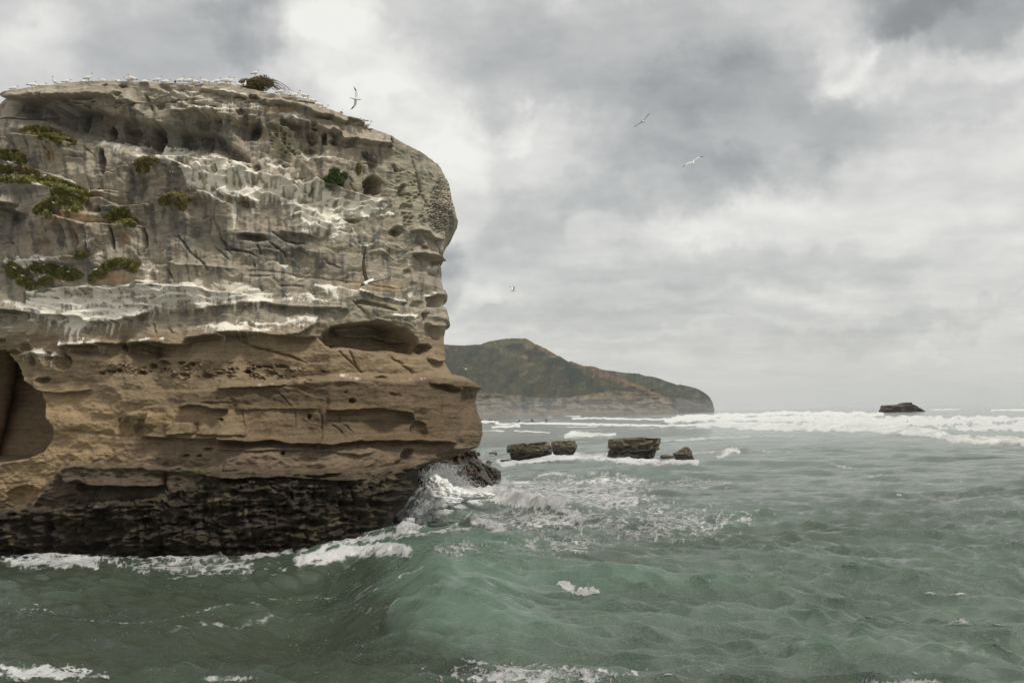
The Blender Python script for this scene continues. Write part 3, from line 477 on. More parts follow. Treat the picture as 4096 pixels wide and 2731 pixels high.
for a in [(2190, 400, 30, 500, .7), (550, 1000, 20, 90, .3)]: G = np.maximum(G, ell(R1, a[0], a[1] + 1100 if a[1] < 500 else a[1], a[2], 200) * a[4] * (.5 + .5 * st_n))
G = np.clip(G, 0, 1) * (1 - smooth(395, 420, PY))
for _ in range(2):
    G = (np.roll(G, 1, 1) + np.roll(G, -1, 1) + 2 * G) / 4; G = (np.roll(G, 1, 0) + np.roll(G, -1, 0) + 2 * G) / 4
G = np.clip(G * 1.25, 0, 1)
# --- colour of the stone
def cc(r, g, b_): return np.array([r, g, b_])
def mixc(A, B, f): return A * (1 - f[..., None]) + B * f[..., None]
Cg = np.broadcast_to(cc(.37, .32, .245), d.shape + (3,)).copy()
gray = smooth(.0, .55, fbm(PX / 8, PY / 26, 4, 84) + .25 * fl2) * smooth(95, 110, PY) * (1 - smooth(300, 345, PY))
Cg = mixc(Cg, cc(.155, .150, .132), .82 * gray)
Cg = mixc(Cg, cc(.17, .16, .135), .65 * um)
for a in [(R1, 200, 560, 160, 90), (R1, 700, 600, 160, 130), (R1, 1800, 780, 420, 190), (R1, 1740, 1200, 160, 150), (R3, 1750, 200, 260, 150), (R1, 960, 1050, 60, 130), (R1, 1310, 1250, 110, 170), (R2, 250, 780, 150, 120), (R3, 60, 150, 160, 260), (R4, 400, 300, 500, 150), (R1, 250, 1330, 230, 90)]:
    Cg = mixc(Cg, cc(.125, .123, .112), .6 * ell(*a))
lower = smooth(318, 345, PY + 6 * fbm(PX / 30, PY / 20, 2, 85)); Cg = mixc(Cg, cc(.275, .20, .120), lower * .85); Cg = mixc(Cg, cc(.19, .135, .08), .85 * smooth(-2, 5, polydist(PX, PY, cave)))  # the cave's shade is painted in as a darker brown
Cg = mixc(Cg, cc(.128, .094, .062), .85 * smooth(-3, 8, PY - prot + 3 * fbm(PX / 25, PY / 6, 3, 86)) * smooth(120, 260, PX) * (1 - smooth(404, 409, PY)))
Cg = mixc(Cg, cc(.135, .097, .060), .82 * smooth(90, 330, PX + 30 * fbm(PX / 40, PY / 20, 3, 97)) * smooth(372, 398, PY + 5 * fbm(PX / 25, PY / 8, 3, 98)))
och = np.maximum.reduce([ell(R5, 520, 480, 520, 330), ell(R5, 200, 850, 330, 200, -25), ell(R5, 1350, 390, 520, 70), ell(R6, 100, 420, 330, 90), ell(R6, 1050, 390, 330, 45)])
Cg = mixc(Cg, cc(.38, .27, .150), .75 * (1 - .72 * smooth(120, 260, PX)) * och * (1 - smooth(-2, 2, tb)))
Cg = mixc(Cg, cc(.20, .15, .105), .75 * smooth(443, 449, PY + 3 * fbm(PX / 20, PY / 8, 3, 87)) * smooth(110, 190, PX))
Cg = mixc(Cg, cc(.24, .18, .13), .4 * ell(R6, 900, 650, 560, 90) * pat); Cg = mixc(Cg, cc(.34, .24, .12), .5 * ell(R4, 1400, 690, 380, 60, 3)); Cg = mixc(Cg, cc(.33, .25, .15), .3 * ell(R4, 400, 1300, 700, 200))
for a in [(R3, 1080, 590, 130, 60), (R3, 750, 90, 330, 40), (R3, 780, 240, 40, 100), (R3, 1200, 250, 70, 120), (R3, 1080, 640, 200, 40), (R1, 900, 1350, 200, 40), (R1, 1300, 1440, 160, 20), (R2, 1330, 1085, 80, 20), (R1, 510, 1010, 50, 70), (R3, 560, 650, 200, 25), (R2, 500, 560, 220, 40), (R1, 700, 1560, 260, 50)]:
    Cg = mixc(Cg, cc(.42, .26, .14), .55 * ell(*a))
Cg = mixc(Cg, cc(.25, .24, .14), .5 * ell(R2, 560, 880, 120, 260, -35)); Cg = mixc(Cg, cc(.30, .28, .20), .55 * ell(R2, 1750, 1300, 330, 420)); Cg = mixc(Cg, cc(.33, .30, .24), .45 * ell(R2, 1200, 560, 700, 120, 20))
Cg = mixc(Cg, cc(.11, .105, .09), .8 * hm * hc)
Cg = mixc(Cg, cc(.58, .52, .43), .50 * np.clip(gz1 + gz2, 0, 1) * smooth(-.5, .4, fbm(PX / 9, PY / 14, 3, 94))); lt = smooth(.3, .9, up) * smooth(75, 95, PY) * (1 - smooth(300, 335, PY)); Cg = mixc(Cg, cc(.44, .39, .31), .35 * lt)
tm = smooth(-9, 5, tb + 4 * fbm(PX / 6, PY / 4, 3, 99)); Cg = mixc(Cg, cc(.085, .067, .047), .93 * tm)
Cg = mixc(Cg, cc(.13, .10, .065), .5 * tm * smooth(.1, .6, fbm(PX / 7, PY / 3, 4, 88))); bk2 = smooth(-9, 9, bk + 5 * fbm(PX / 9, PY / 5, 4, 105)); Cg = mixc(Cg, cc(.034, .028, .021), bk2 * .92)
f1, f2 = worley(PX / 2.1, PY / 1.5, 9)
Cg = mixc(Cg, cc(.22, .175, .11), bk2 * .62 * smooth(-.15, .5, fbm(PX / 48, PY / 26, 3, 106)) * smooth(.05, .6, fbm(PX / 15, PY / 11, 5, 89)) * (1 - .5 * smooth(.3, .6, f1))); Cg = mixc(Cg, cc(.075, .062, .045), bk2 * .6 * smooth(0, .5, fbm(PX / 16, PY / 9, 3, 92)))
Cg = mixc(Cg, cc(.09, .11, .03), .5 * (ell(R5, 1450, 795, 160, 20) + ell(R6, 540, 800, 70, 14)))
Cg *= (1 + .12 * st)[..., None].clip(.6, 1.4); Cg = np.clip(Cg, .008, .8)
# --- back of the stack: closes the loop behind
kb = np.linspace(0, 1, NBK + 2)[1:-1][None, :]
XR, YR = Xf[:, -1:], Yf[:, -1:]; XL, YL = Xf[:, :1], Yf[:, :1]
th = kb * np.pi; Xb = XR + (XL - XR) * (.5 - .5 * np.cos(th)) - 7 * np.sin(th) * (1 - kb); Yb = YR + (YL - YR) * kb + 42 * np.sin(th) ** .7
zrimB = ztop[:, -1:] + (ztop[:, :1] - ztop[:, -1:]) * kb; Zb = ZB + v * (zrimB - ZB)
nb_ = 1.2 * fbm(Xb / 9 + Yb / 13, Zb / 6, 4, 90) * np.sin(th); Yb = Yb + nb_; Xb = Xb + nb_ * .5
VX = np.concatenate([Xf, Xb], 1); VY = np.concatenate([Yf, Yb], 1); VZ = np.concatenate([Zf, Zb], 1); NC = NU + NBK
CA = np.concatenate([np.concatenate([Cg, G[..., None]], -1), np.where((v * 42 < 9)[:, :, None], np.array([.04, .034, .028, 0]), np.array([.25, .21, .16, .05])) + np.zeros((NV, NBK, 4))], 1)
V = [np.stack([VX, VY, VZ], -1).reshape(-1, 3)]; C = [CA.reshape(-1, 4)]; Fs = [grid_faces(NV, NC, True)]
rim = np.stack([VX[-1], VY[-1], VZ[-1]], -1); cen = rim.mean(0); off = NV * NC; prev = np.arange((NV - 1) * NC, NV * NC)
for kk in range(1, 11):
    t = kk / 10.0; ring = rim * (1 - t) + cen * t; zz_ = rim[:, 2] - .15 - .3 * t + .25 * perlin(ring[:, 0] / 3, ring[:, 1] / 3, 91) * min(1, t * 3); ring[:, 2] = zz_ * (1 - t ** 3) + cen[2] * t ** 3
    V.append(ring); C.append(np.broadcast_to([.34, .29, .21, .5], (NC, 4))); cur = np.arange(off, off + NC); nx2 = np.roll(np.arange(NC), -1)
    Fs.append(np.stack([prev, prev[nx2], cur[nx2], cur], -1)); prev = cur; off += NC
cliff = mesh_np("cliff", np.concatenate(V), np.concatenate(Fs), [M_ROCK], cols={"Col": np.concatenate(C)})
tag(cliff, "layered grey and tan sandstone sea stack streaked white, black at its foot", "cliff", kind="structure")
FX, FY = project(Xf, Yf, Zf)
def onface(px, py, out=0.0):
    """point of the cliff face that shows at this place of the photograph"""
    q = (FX[:, ::2] - px) ** 2 + (FY[:, ::2] - py) ** 2 + np.where(FX[:, ::2] < 0, 0, 0); i = np.unravel_index(np.argmin(q), q.shape); r, c = i[0], i[1] * 2
    return np.array([Xf[r, c] + nx[r, c] * out, Yf[r, c] + ny[r, c] * out, Zf[r, c]]), (r, c)
def onrim(px):
    c = int(np.argmin(np.abs(FX[-1] - px))); return np.array([Xf[-1, c], Yf[-1, c], Zf[-1, c]])

# ------------------------------------------------------------------ sea
def sea_sheet():
    ys = np.concatenate([np.array([.45, .7, 1.0, 1.3, 1.7]), np.arange(2.1, 60, .38), np.arange(60, 285, .47), np.geomspace(286, 1500, 24)])
    xs = np.concatenate([np.linspace(-1400, -80, 26)[:-1], np.arange(-80, 1105, 1.02), np.linspace(1105, 2500, 26)[1:]])
    D = H0 * F / ys[:, None] + 0 * xs[None, :]; dx = (xs[None, :] - 512) / F + 0 * ys[:, None]
    X0 = dx * D; Y0 = D.copy(); px, py = project(X0, Y0, 0 * X0)
    return xs, ys, X0, Y0, px, py
xs, ys, SX, SY, sp, sq = sea_sheet()
spac = np.maximum(np.abs(np.gradient(SY, axis=0)), np.abs(np.gradient(SX, axis=1)))
Hs = np.zeros_like(SX); HX = np.zeros_like(SX); HY = np.zeros_like(SX)
wr = np.random.RandomState(21)
grp = 1 + .45 * fbm(SX / 60, SY / 60, 2, 100)
for i in range(124):
    lam = 1.3 * (34 / 1.3) ** (wr.rand() ** 1.15) if i < 84 else .75 + 1.6 * wr.rand(); k = 2 * np.pi / lam
    th = wr.normal(-1.95, .50) if lam > 6 else wr.normal(-1.85, .48)
    amp = .0112 * lam ** .80 * (1.22 if lam < 3 else .74 if lam < 6 else .72) * (.7 + .6 * wr.rand()) * (.6 if lam > 14 else 1)
    kx, ky = k * math.cos(th), k * math.sin(th); fade = 1 - smooth(.22, .48, spac / lam)
    ph = kx * SX + ky * SY + wr.rand() * 6.28; a = amp * fade * grp
    Hs += a * np.cos(ph); HX -= a * .55 * math.cos(th) * np.sin(ph); HY -= a * .55 * math.sin(th) * np.sin(ph)
near = 1 - smooth(150, 500, SY)
Hs += near * .05 * (ridged(SX / 2.6 + .3 * HX, SY / 1.9, 3, 101) - .6) * (1 - smooth(.2, .6, spac)) * (.6 + .5 * perlin(SX / 14, SY / 14, 104))
foam = .10 * np.ones_like(SX); Hf = np.zeros_like(SX)
def Wp(P):   # photo polyline -> water surface
    dx, dz = slope(P[:, 0], P[:, 1]); D = -H0 / dz; return np.stack([dx * D, D], 1)
def crest(P, A, wf, wb, tr=.35, taper=.2, flip=1, f=0, fw=1.5):
    global Hf, foam
    W = chaikin(Wp(P)); m = 6 * max(wf, wb)
    I = np.nonzero((SX > W[:, 0].min() - m) & (SX < W[:, 0].max() + m) & (SY > W[:, 1].min() - m) & (SY < W[:, 1].max() + m))
    x, y = SX[I], SY[I]; q, s, r = segdist(x + .8 * perlin(x / 5, y / 5, 110), y + .8 * perlin(x / 5, y / 5, 111), W); s = s * flip; e = smooth(0, taper, r) * (1 - smooth(1 - taper, 1.0, r))
    qs = q * s; h = np.where(qs > 0, np.exp(-(q / wf) ** 1.4) - tr * np.exp(-((q - 2.0 * wf) / (1.1 * wf)) ** 2), np.exp(-(q / wb) ** 1.6))
    Hf[I] += A * e * h
    if f: foam[I] = np.maximum(foam[I], f * e * np.exp(-(np.maximum(q - fw * .3, 0) / fw) ** 2))
def fline(P, wpx, f, soft=1.0, lift=0, asp=1.0):
    """foam along a traced line, widths in photo pixels measured across the line"""
    global Hf, foam
    P = chaikin(P, 2); m = 3.5 * wpx + 4; I = np.nonzero((sp > P[:, 0].min() - m) & (sp < P[:, 0].max() + m) & (sq > P[:, 1].min() - m) & (sq < P[:, 1].max() + m))
    x, y = sp[I], sq[I]; wob_ = min(wpx * .55, 1.7) * fbm(x / (7 + wpx), y / (4 + wpx), 3, 112); q, _, _ = segdist(x, y + wob_, P); g = np.exp(-(q / wpx) ** 1.45)
    foam[I] = np.maximum(foam[I], f * g * (1 - .34 * smooth(-.1, .8, fbm(x / 22, y / 5, 3, 117))))
    if lift: Hf[I] += lift * g * (1 + .45 * fbm(SX[I] / 3.5, SY[I] / 3.5, 3, 113))
def fell(f, cx, cy, rx, ry, wgt, rot=0, lift=0):
    global Hf, foam
    x0, y0 = f(cx, cy); s = f(1, 0)[0] - f(0, 0)[0]; c, sn = math.cos(math.radians(rot)), math.sin(math.radians(rot)); x = sp - x0; y = sq - y0
    r = np.hypot((x * c + y * sn) / (rx * s), (-x * sn + y * c) / (ry * s)) + .3 * fbm(sp / 20, sq / 8, 3, 114) + .28 * fbm(sp / 5, sq / 3, 3, 118); g = 1 - smooth(.35, 1.1, r)
    foam = np.maximum(foam, wgt * g)
    if lift: Hf += lift * g
# the steep swell bending round the foot of the stack
crest(pts(DD, [(560, 1262), (700, 1275), (840, 1262), (935, 1268), (985, 1310), (1004, 1370), (1006, 1430), (985, 1480), (940, 1530), (860, 1580)]), 2.3, 4.5, 9.0, .75, .25, -1)
crest(pts(DD, [(905, 1200), (960, 1185), (1030, 1160), (1100, 1148), (1180, 1150), (1260, 1178), (1350, 1200)]), 1.7, 4.0, 7.0, .4, .2, -1)
crest(pts(DD, [(1230, 1330), (1290, 1322), (1340, 1348), (1420, 1372), (1500, 1400)]), .8, 2.5, 5.0, .3, .25, -1)
crest(pts(DD, [(1000, 1535), (1060, 1515), (1130, 1520), (1250, 1545)]), .4, 2.2, 3.5, .3, .3, -1)
crest(pts(DD, [(1980, 1560), (2060, 1538), (2110, 1548), (2200, 1580)]), .4, 1.6, 2.6, .3, .3, -1)
crest(pts(DD, [(1700, 1500), (1800, 1485), (1900, 1500), (2000, 1530)]), .6, 2.5, 4.0, .3, .3, -1)
crest(pts(DD, [(1400, 1470), (1600, 1430), (1750, 1430), (1900, 1450)]), .5, 3.5, 6.0, .3, .3, -1)
crest(pts(DD, [(1850, 1070), (2000, 1055), (2200, 1050), (2352, 1060)]), .9, 7, 12, .3, .3, -1)
crest(pts(DD, [(1150, 1070), (1300, 1060), (1500, 1075), (1800, 1062), (1950, 1065)]), 1.1, 8, 14, .3, .3, -1)
crest(pts(DD, [(1200, 1100), (1320, 1088), (1450, 1092), (1560, 1105)]), .8, 6, 9, .3, .3, -1)
crest(pts(DD, [(60, 1330), (300, 1345), (560, 1350), (760, 1370)]), -.4, 6, 8, 0, .3, -1); crest(pts(DD, [(640, 1480), (760, 1440), (880, 1420), (960, 1440)]), -.6, 6, 5, 0, .3, -1)
crest(pts(DD, [(250, 1480), (420, 1440), (560, 1395), (640, 1380), (780, 1392)]), .45, 2.5, 4, .3, .3, -1, .35, .4)
for _ in range(7):
    Hf[1:-1] = (Hf[:-2] + Hf[2:] + 2 * Hf[1:-1]) / 4; Hf[:, 1:-1] = (Hf[:, :-2] + Hf[:, 2:] + 2 * Hf[:, 1:-1]) / 4
# breakers towards the horizon
sp, sq = project(SX, SY, Hs + Hf)
def breaker(f, L, A, wpx, w1=7, w2=12, fo=1.0): P = pts(f, L); crest(P, A, w1, w2, .3, .35, -1); fline(P + np.array([0, wpx * .35]), wpx, fo, lift=A * .25)
breaker(JJ, [(20, 280), (150, 272), (300, 266), (480, 264), (600, 258), (700, 252), (760, 246), (830, 256), (920, 252), (1100, 256), (1240, 254), (1400, 264)], 2.2, 2.9, 14, 22)
breaker(JJ, [(-60, 298), (100, 292), (400, 288), (700, 282), (1000, 286), (1300, 290), (1600, 286), (1900, 286), (2352, 290), (2500, 292)], 1.9, 3.0, 12, 20)
breaker(JJ, [(160, 320), (350, 326), (600, 342), (800, 340), (1000, 346), (1200, 350), (1400, 350), (1560, 366), (1700, 385), (1850, 412), (1950, 430), (2100, 430), (2350, 440), (2500, 450)], 1.8, 4.4, 9, 16)
fell(JJ, 1500, 318, 1300, 36, .70); fell(JJ, 2100, 350, 600, 48, .64); fell(JJ, 800, 305, 500, 28, .62); fell(JJ, 200, 300, 420, 20, .45)
breaker(JJ, [(1720, 236), (1800, 230), (1920, 228)], 1.2, .8, 14, 22, .8); breaker(JJ, [(2130, 240), (2200, 232), (2350, 236), (2450, 238)], 1.6, .9, 14, 22, .85)
breaker(HH, [(290, 752), (400, 748), (470, 758)], .9, 1.6); breaker(HH, [(430, 800), (520, 790), (640, 785)], .8, 1.5); breaker(HH, [(460, 772), (640, 768), (900, 765), (1150, 775), (1500, 782), (1900, 786), (2050, 775)], .9, 1.3, 10, 16, .9)
for L, ww, ff in [([(300, 832), (420, 826), (520, 830)], 1.0, .8), ([(600, 828), (760, 834), (880, 842)], .9, .8), ([(850, 714), (950, 708), (1120, 714)], 1.0, .8), ([(1060, 735), (1200, 728), (1400, 732), (1700, 738), (2050, 735)], 1.2, .9), ([(920, 796), (1100, 798), (1250, 794)], .7, .7), ([(450, 712), (700, 710), (800, 716)], .7, .6), ([(1250, 688), (1400, 684), (1500, 688), (1700, 684)], .6, .6), ([(300, 720), (600, 722), (900, 726)], .8, .5), ([(600, 742), (900, 744), (1050, 748)], .7, .5),
                  ([(1500, 810), (1900, 806), (2352, 812)], .8, .55), ([(900, 826), (1300, 822)], .7, .5)]: fline(pts(HH, L), ww, ff)
breaker(HH, [(1000, 872), (1080, 858), (1200, 864), (1300, 858), (1390, 852)], 1.2, 1.6, 7, 12)
for L, ww, ff in [([(0, 430), (300, 420), (560, 412), (800, 410)], 1.6, .52), ([(0, 440), (200, 436)], 1.4, .6), ([(285, 552), (340, 532), (400, 512), (430, 520)], 2.2, .95), ([(320, 492), (480, 500), (660, 518)], 1.0, .6), ([(480, 522), (660, 516), (900, 520)], 1.0, .5), ([(900, 552), (1080, 560)], 1.0, .5), ([(1050, 592), (1130, 618), (1280, 640)], 2.2, .45), ([(1230, 690), (1400, 660), (1500, 690), (1640, 712)], 2.4, .5), ([(1640, 740), (1800, 720), (1940, 706)], 1.6, .45), ([(1500, 810), (1560, 812)], 1.2, .8), ([(1690, 895), (1715, 890)], .8, .9)]: fline(pts(JJ, L), ww, ff)
crest(pts(JJ, [(240, 540), (330, 522), (420, 512), (520, 522)]), .9, 4, 8, .3, .3, -1)
# around the reef rocks
for L, ww, ff in [([(280, 385), (360, 389), (480, 385), (560, 375), (640, 358), (700, 341), (780, 343), (900, 335), (1000, 345), (1150, 349)], 3.6, 1.0), ([(680, 318), (720, 295), (745, 310)], 3.4, 1.0), ([(600, 380), (800, 350), (1100, 355), (1250, 375), (1400, 390), (1560, 392), (1650, 375)], 4.0, .72), ([(1150, 348), (1300, 365), (1500, 375), (1660, 385), (1840, 385)], 2.6, .92), ([(100, 330), (200, 345), (300, 350)], 1.6, .45), ([(120, 390), (240, 388), (400, 384)], 1.4, .5), ([(1560, 330), (1640, 322), (1820, 330), (1980, 322)], 1.1, .5), ([(1550, 220), (1700, 205), (1900, 195), (2352, 190)], 1.7, .55), ([(150, 312), (350, 318)], 1.0, .5)]: fline(pts(QQ, L), ww, ff)
# churned water beyond the splash
fell(QQ, 900, 640, 900, 170, .50, 4); fell(QQ, 1150, 560, 620, 90, .50); fell(QQ, 600, 830, 700, 120, .50); fell(QQ, 1500, 760, 560, 110, .38); fell(DD, 1500, 1200, 330, 60, .42); fell(QQ, 1800, 560, 500, 60, .38)
for L, ww, ff in [([(560, 520), (640, 480), (720, 472), (880, 496)], 2.4, .62), ([(900, 505), (1020, 478), (1130, 462), (1240, 490), (1340, 515)], 3.0, .62), ([(500, 560), (640, 580), (760, 600), (880, 590), (1020, 620)], 3.2, .66), ([(1080, 650), (1200, 625), (1340, 612)], 2.4, .66), ([(700, 625), (850, 640), (960, 690)], 2.6, .55), ([(1180, 520), (1300, 535), (1500, 560), (1700, 545), (1760, 530)], 2.6, .5), ([(1760, 565), (1950, 552), (2200, 575)], 2.2, .42)]: fline(pts(QQ, L), ww, ff)
# splash at the foot of the stack and the white water running from it
fline(pts(DD, [(925, 1205), (950, 1170), (985, 1140), (1050, 1140), (1110, 1140)]), 9, 1.0, lift=.35)
fline(pts(DD, [(985, 1140), (1030, 1135), (1080, 1138), (1140, 1130), (1200, 1140), (1290, 1158)]), 5.5, 1.0, lift=.35)
fline(pts(DD, [(1120, 1130), (1200, 1145), (1290, 1172), (1330, 1190)]), 3.6, .9, lift=.35); fline(pts(DD, [(1150, 1105), (1230, 1110), (1320, 1150), (1400, 1165)]), 4.5, .62)
fline(pts(DD, [(1000, 1180), (1060, 1165), (1100, 1150)]), 3.5, .8); fline(pts(DD, [(1090, 1195), (1120, 1205), (1150, 1215)]), 6.5, .85, lift=.3); fline(pts(DD, [(1000, 1225), (1050, 1200), (1080, 1180)]), 1.8, .6)
fline(pts(DD, [(690, 1290), (740, 1280), (800, 1272), (870, 1262), (930, 1268)]), 7.5, 1.0, lift=.35); fline(pts(DD, [(740, 1258), (820, 1240), (900, 1232), (960, 1215)]), 4.0, .8); fline(pts(DD, [(555, 1278), (620, 1270), (700, 1262)]), 3.2, .92); fline(pts(DD, [(900, 1240), (990, 1222), (1080, 1212)]), 2.5, .6)
fline(pts(DD, [(620, 1250), (700, 1240), (780, 1225), (880, 1212)]), 3.0, .7)
fline(pts(DD, [(0, 1272), (60, 1276), (160, 1275), (260, 1278), (400, 1280), (520, 1282)]), 2.8, .72, lift=.15); fell(DD, 130, 1290, 230, 22, .60); fell(DD, 450, 1300, 260, 26, .46); fline(pts(DD, [(40, 1292), (90, 1290), (150, 1296)]), 2.0, .7)
fline(pts(DD, [(380, 1330), (500, 1315), (640, 1320)]), 1.6, .42); fline(pts(DD, [(420, 1270), (480, 1262), (510, 1276)]), 1.4, .8, lift=.3)
for L, ww, ff in [([(100, 1415), (200, 1425), (330, 1432), (400, 1420), (500, 1395)], 1.2, .50), ([(40, 1400), (90, 1398), (130, 1410)], 1.6, .48), ([(0, 1385), (90, 1388)], .9, .45), ([(480, 1395), (540, 1385)], 1.6, .48), ([(600, 1373), (680, 1378), (760, 1372)], 2.0, .45)]: fline(pts(DD, L), ww, ff)
fell(DD, 90, 1545, 160, 24, .62); fline(pts(DD, [(0, 1530), (60, 1540), (140, 1548), (240, 1556)]), 3, .66); fell(DD, 1250, 1550, 330, 34, .56); fline(pts(DD, [(1060, 1515), (1110, 1520), (1180, 1538), (1300, 1560)]), 3, .62); fell(DD, 520, 1560, 90, 12, .55)
fell(DD, 1300, 1346, 40, 14, .80, 22); fell(DD, 1345, 1360, 48, 9, .76, -8); fline(pts(DD, [(1400, 1378), (1430, 1384), (1450, 1392)]), 1.2, .7); fline(pts(DD, [(1990, 1556), (2050, 1538), (2070, 1530), (2110, 1550)]), 2.0, .5); fell(DD, 2100, 1570, 200, 16, .5)
fell(DD, 1150, 1440, 180, 24, .22); fell(DD, 1280, 1250, 180, 40, .40); fell(DD, 1050, 1260, 100, 30, .40); fell(DD, 860, 1400, 120, 16, .30)
fell(DD, 1035, 1150, 130, 34, 1.0, -22, 0); fell(DD, 1190, 1148, 150, 20, .9, 6, 0); fell(DD, 960, 1195, 60, 20, .95, -30, 0)
# small whitecaps on the steepest crests
steep = smooth(.30, .62, Hs) * smooth(.1, .5, fbm(SX / 18, SY / 18, 2, 120)); foam = np.maximum(foam, .40 * steep)
Hw = Hs * (1 - .35 * smooth(.6, 1, foam))
lump = smooth(.55, .95, foam); Hf += lump * (.30 * fbm(SX / 1.1, SY / 1.1, 4, 121) + .10 * ridged(SX / 2.5, SY / 2.5, 3, 122)) * (1 - smooth(.3, 3, spac)) + lump * 1.1 * fbm(SX / 11, SY / 11, 3, 123) * smooth(200, 400, SY)
edgef = 1 - smooth(2500, 6000, SY); Zs = (Hw + Hf) * edgef
SXf = SX + HX * near; SYf = SY + HY * near
thin = smooth(.25, 1.4, Zs)          # light through the crests, painted in as a greener colour
silt_refl = smooth(-.1, .7, fbm(SX / 26, SY / 20, 3, 124)) * .5 + .8 * (1 - smooth(380, 470, sp + 80 * fbm(sp / 160, sq / 60, 2, 125))) * smooth(525, 560, sq)  # silt patches, plus the cliff's dark reflection painted into the left water
silt_refl = np.maximum(silt_refl, 1 - smooth(2, 14, np.abs(sq - (hor(sp) + 118))) * 1 - (sp > 450) * 1.0)
SA = np.stack([np.clip(foam, 0, 1), thin, np.clip(silt_refl, 0, 1), smooth(120, 900, SY)], -1)
m, bb, p = mat("sea_water")
att = bb.n("ShaderNodeAttribute", attribute_name="Sea"); fo, th_, si_refl = bb.xyz(att.outputs['Vector']); far = att.outputs['Alpha']
co = bb.n("ShaderNodeTexCoord").outputs['Object']; x, y, z = bb.xyz(co)
cw = bb.vmath('ADD', co, bb.vmath('SCALE', bb.vmath('SUBTRACT', bb.noise(co, .55, 4, .6, out=1), (.5, .5, .5)), scale=2.2))
cst = bb.vmath('MULTIPLY', cw, (.75, 1.0, 0.6))
vo = bb.n("ShaderNodeTexVoronoi"); vo.feature = 'DISTANCE_TO_EDGE'; bb.link(cst, vo.inputs['Vector']); vo.inputs['Scale'].default_value = .85
vo2 = bb.n("ShaderNodeTexVoronoi"); vo2.feature = 'DISTANCE_TO_EDGE'; bb.link(cst, vo2.inputs['Vector']); vo2.inputs['Scale'].default_value = 2.6
lace = bb.math('SUBTRACT', 1.0, bb.mapr(vo.outputs[0], 0, .28)); lace2 = bb.math('SUBTRACT', 1.0, bb.mapr(vo2.outputs[0], 0, .30))
nz = bb.noise(cw, .9, 7, .68); nzf = bb.noise(cw, .12, 6, .6)
pt = bb.math('ADD', bb.math('ADD', bb.math('MULTIPLY', lace, .30), bb.math('MULTIPLY', lace2, .16)), bb.math('MULTIPLY', nz, .62))
pt = bb.math('ADD', bb.math('MULTIPLY', pt, bb.math('SUBTRACT', 1.0, far)), bb.math('MULTIPLY', bb.math('ADD', bb.math('MULTIPLY', nzf, .75), bb.math('MULTIPLY', bb.noise(bb.vmath('MULTIPLY', co, (.25, 1, 1)), .5, 5, .65), .32)), far))
ff_ = bb.math('ADD', pt, bb.math('SUBTRACT', bb.math('MULTIPLY', fo, 1.25), 1.02))
fm_ = bb.mapr(ff_, -.08, .34)
fmask = bb.math('MULTIPLY', bb.math('MULTIPLY', fm_, bb.mapr(fo, .2, .42)), bb.mapr(bb.noise(bb.vmath('MULTIPLY', co, (.5, 1, 1.5)), 1.3, 5, .7), .34, .56, .80, 1.0))
fmask = bb.math('MULTIPLY', fmask, bb.math('SUBTRACT', 1.0, bb.math('MULTIPLY', far, bb.mapr(bb.noise(bb.vmath('MULTIPLY', co, (.35, 1.2, 1)), .13, 5, .65), .42, .64, 0, .25))))
flk = bb.math('MULTIPLY', bb.mapr(bb.noise(co, 7.0, 3, .6), .655, .70), bb.math('MULTIPLY', bb.math('SUBTRACT', 1.0, far), bb.mapr(bb.noise(co, .22, 3, .6), .45, .62)))
fmask = bb.math('MAXIMUM', fmask, bb.math('MULTIPLY', flk, .75))
deep = bb.mix(si_refl, (.115, .155, .120, 1), (.045, .060, .038, 1)); wc = bb.mix(bb.math('MULTIPLY', th_, .6), deep, (.128, .200, .148, 1))
wc = bb.mix(far, wc, (.22, .265, .235, 1))  # stronger sky reflection far out, painted in as a lighter tone
milky = bb.math('MULTIPLY', bb.mapr(fo, .25, .8), .45); wc = bb.mix(milky, wc, (.30, .36, .31, 1))
bb.link(bb.mix(fmask, wc, (.86, .86, .835, 1)), p.inputs['Base Color'])
bb.link(bb.mapr(fmask, 0, 1, .07, .85, False), p.inputs['Roughness']); p.inputs['IOR'].default_value = 1.33
bb.link(bb.mapr(fmask, 0, 1, .5, .1, False), p.inputs['Specular IOR Level'])
cr = bb.vmath('MULTIPLY', co, (.62, 1.3, .5))
b1 = bb.noise(cr, 1.1, 6, .62, kind='RIDGED_MULTIFRACTAL'); b2 = bb.noise(cr, 3.6, 5, .6); b3 = bb.noise(cr, .45, 4, .6)
hh = bb.math('ADD', bb.math('MULTIPLY', b1, .12), bb.math('ADD', bb.math('MULTIPLY', b2, .42), bb.math('MULTIPLY', b3, .14)))
fh = bb.math('MULTIPLY', bb.math('ADD', bb.noise(cw, 3.0, 6, .7), bb.noise(cw, 11.0, 3, .6)), bb.math('MULTIPLY', fmask, .9))
b4 = bb.noise(bb.vmath('MULTIPLY', co, (.7, 1.5, .5)), 9.0, 4, .6); hh = bb.math('ADD', hh, bb.math('MULTIPLY', b4, .16)); hh = bb.math('ADD', hh, fh)
bm = bb.n("ShaderNodeBump"); bm.inputs['Strength'].default_value = 1.0; bm.inputs['Distance'].default_value = .38; hh = bb.math('MULTIPLY', hh, bb.mapr(bb.noise(bb.vmath('MULTIPLY', co, (.6, 1.2, 1)), .09, 4, .6), .38, .62, .45, 1.35)); bb.link(hh, bm.inputs['Height']); bb.link(bm.outputs[0], p.inputs['Normal'])
M_SEA = m
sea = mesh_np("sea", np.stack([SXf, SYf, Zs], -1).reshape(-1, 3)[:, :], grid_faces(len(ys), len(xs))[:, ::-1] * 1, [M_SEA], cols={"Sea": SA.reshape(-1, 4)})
tag(sea, kind="structure")

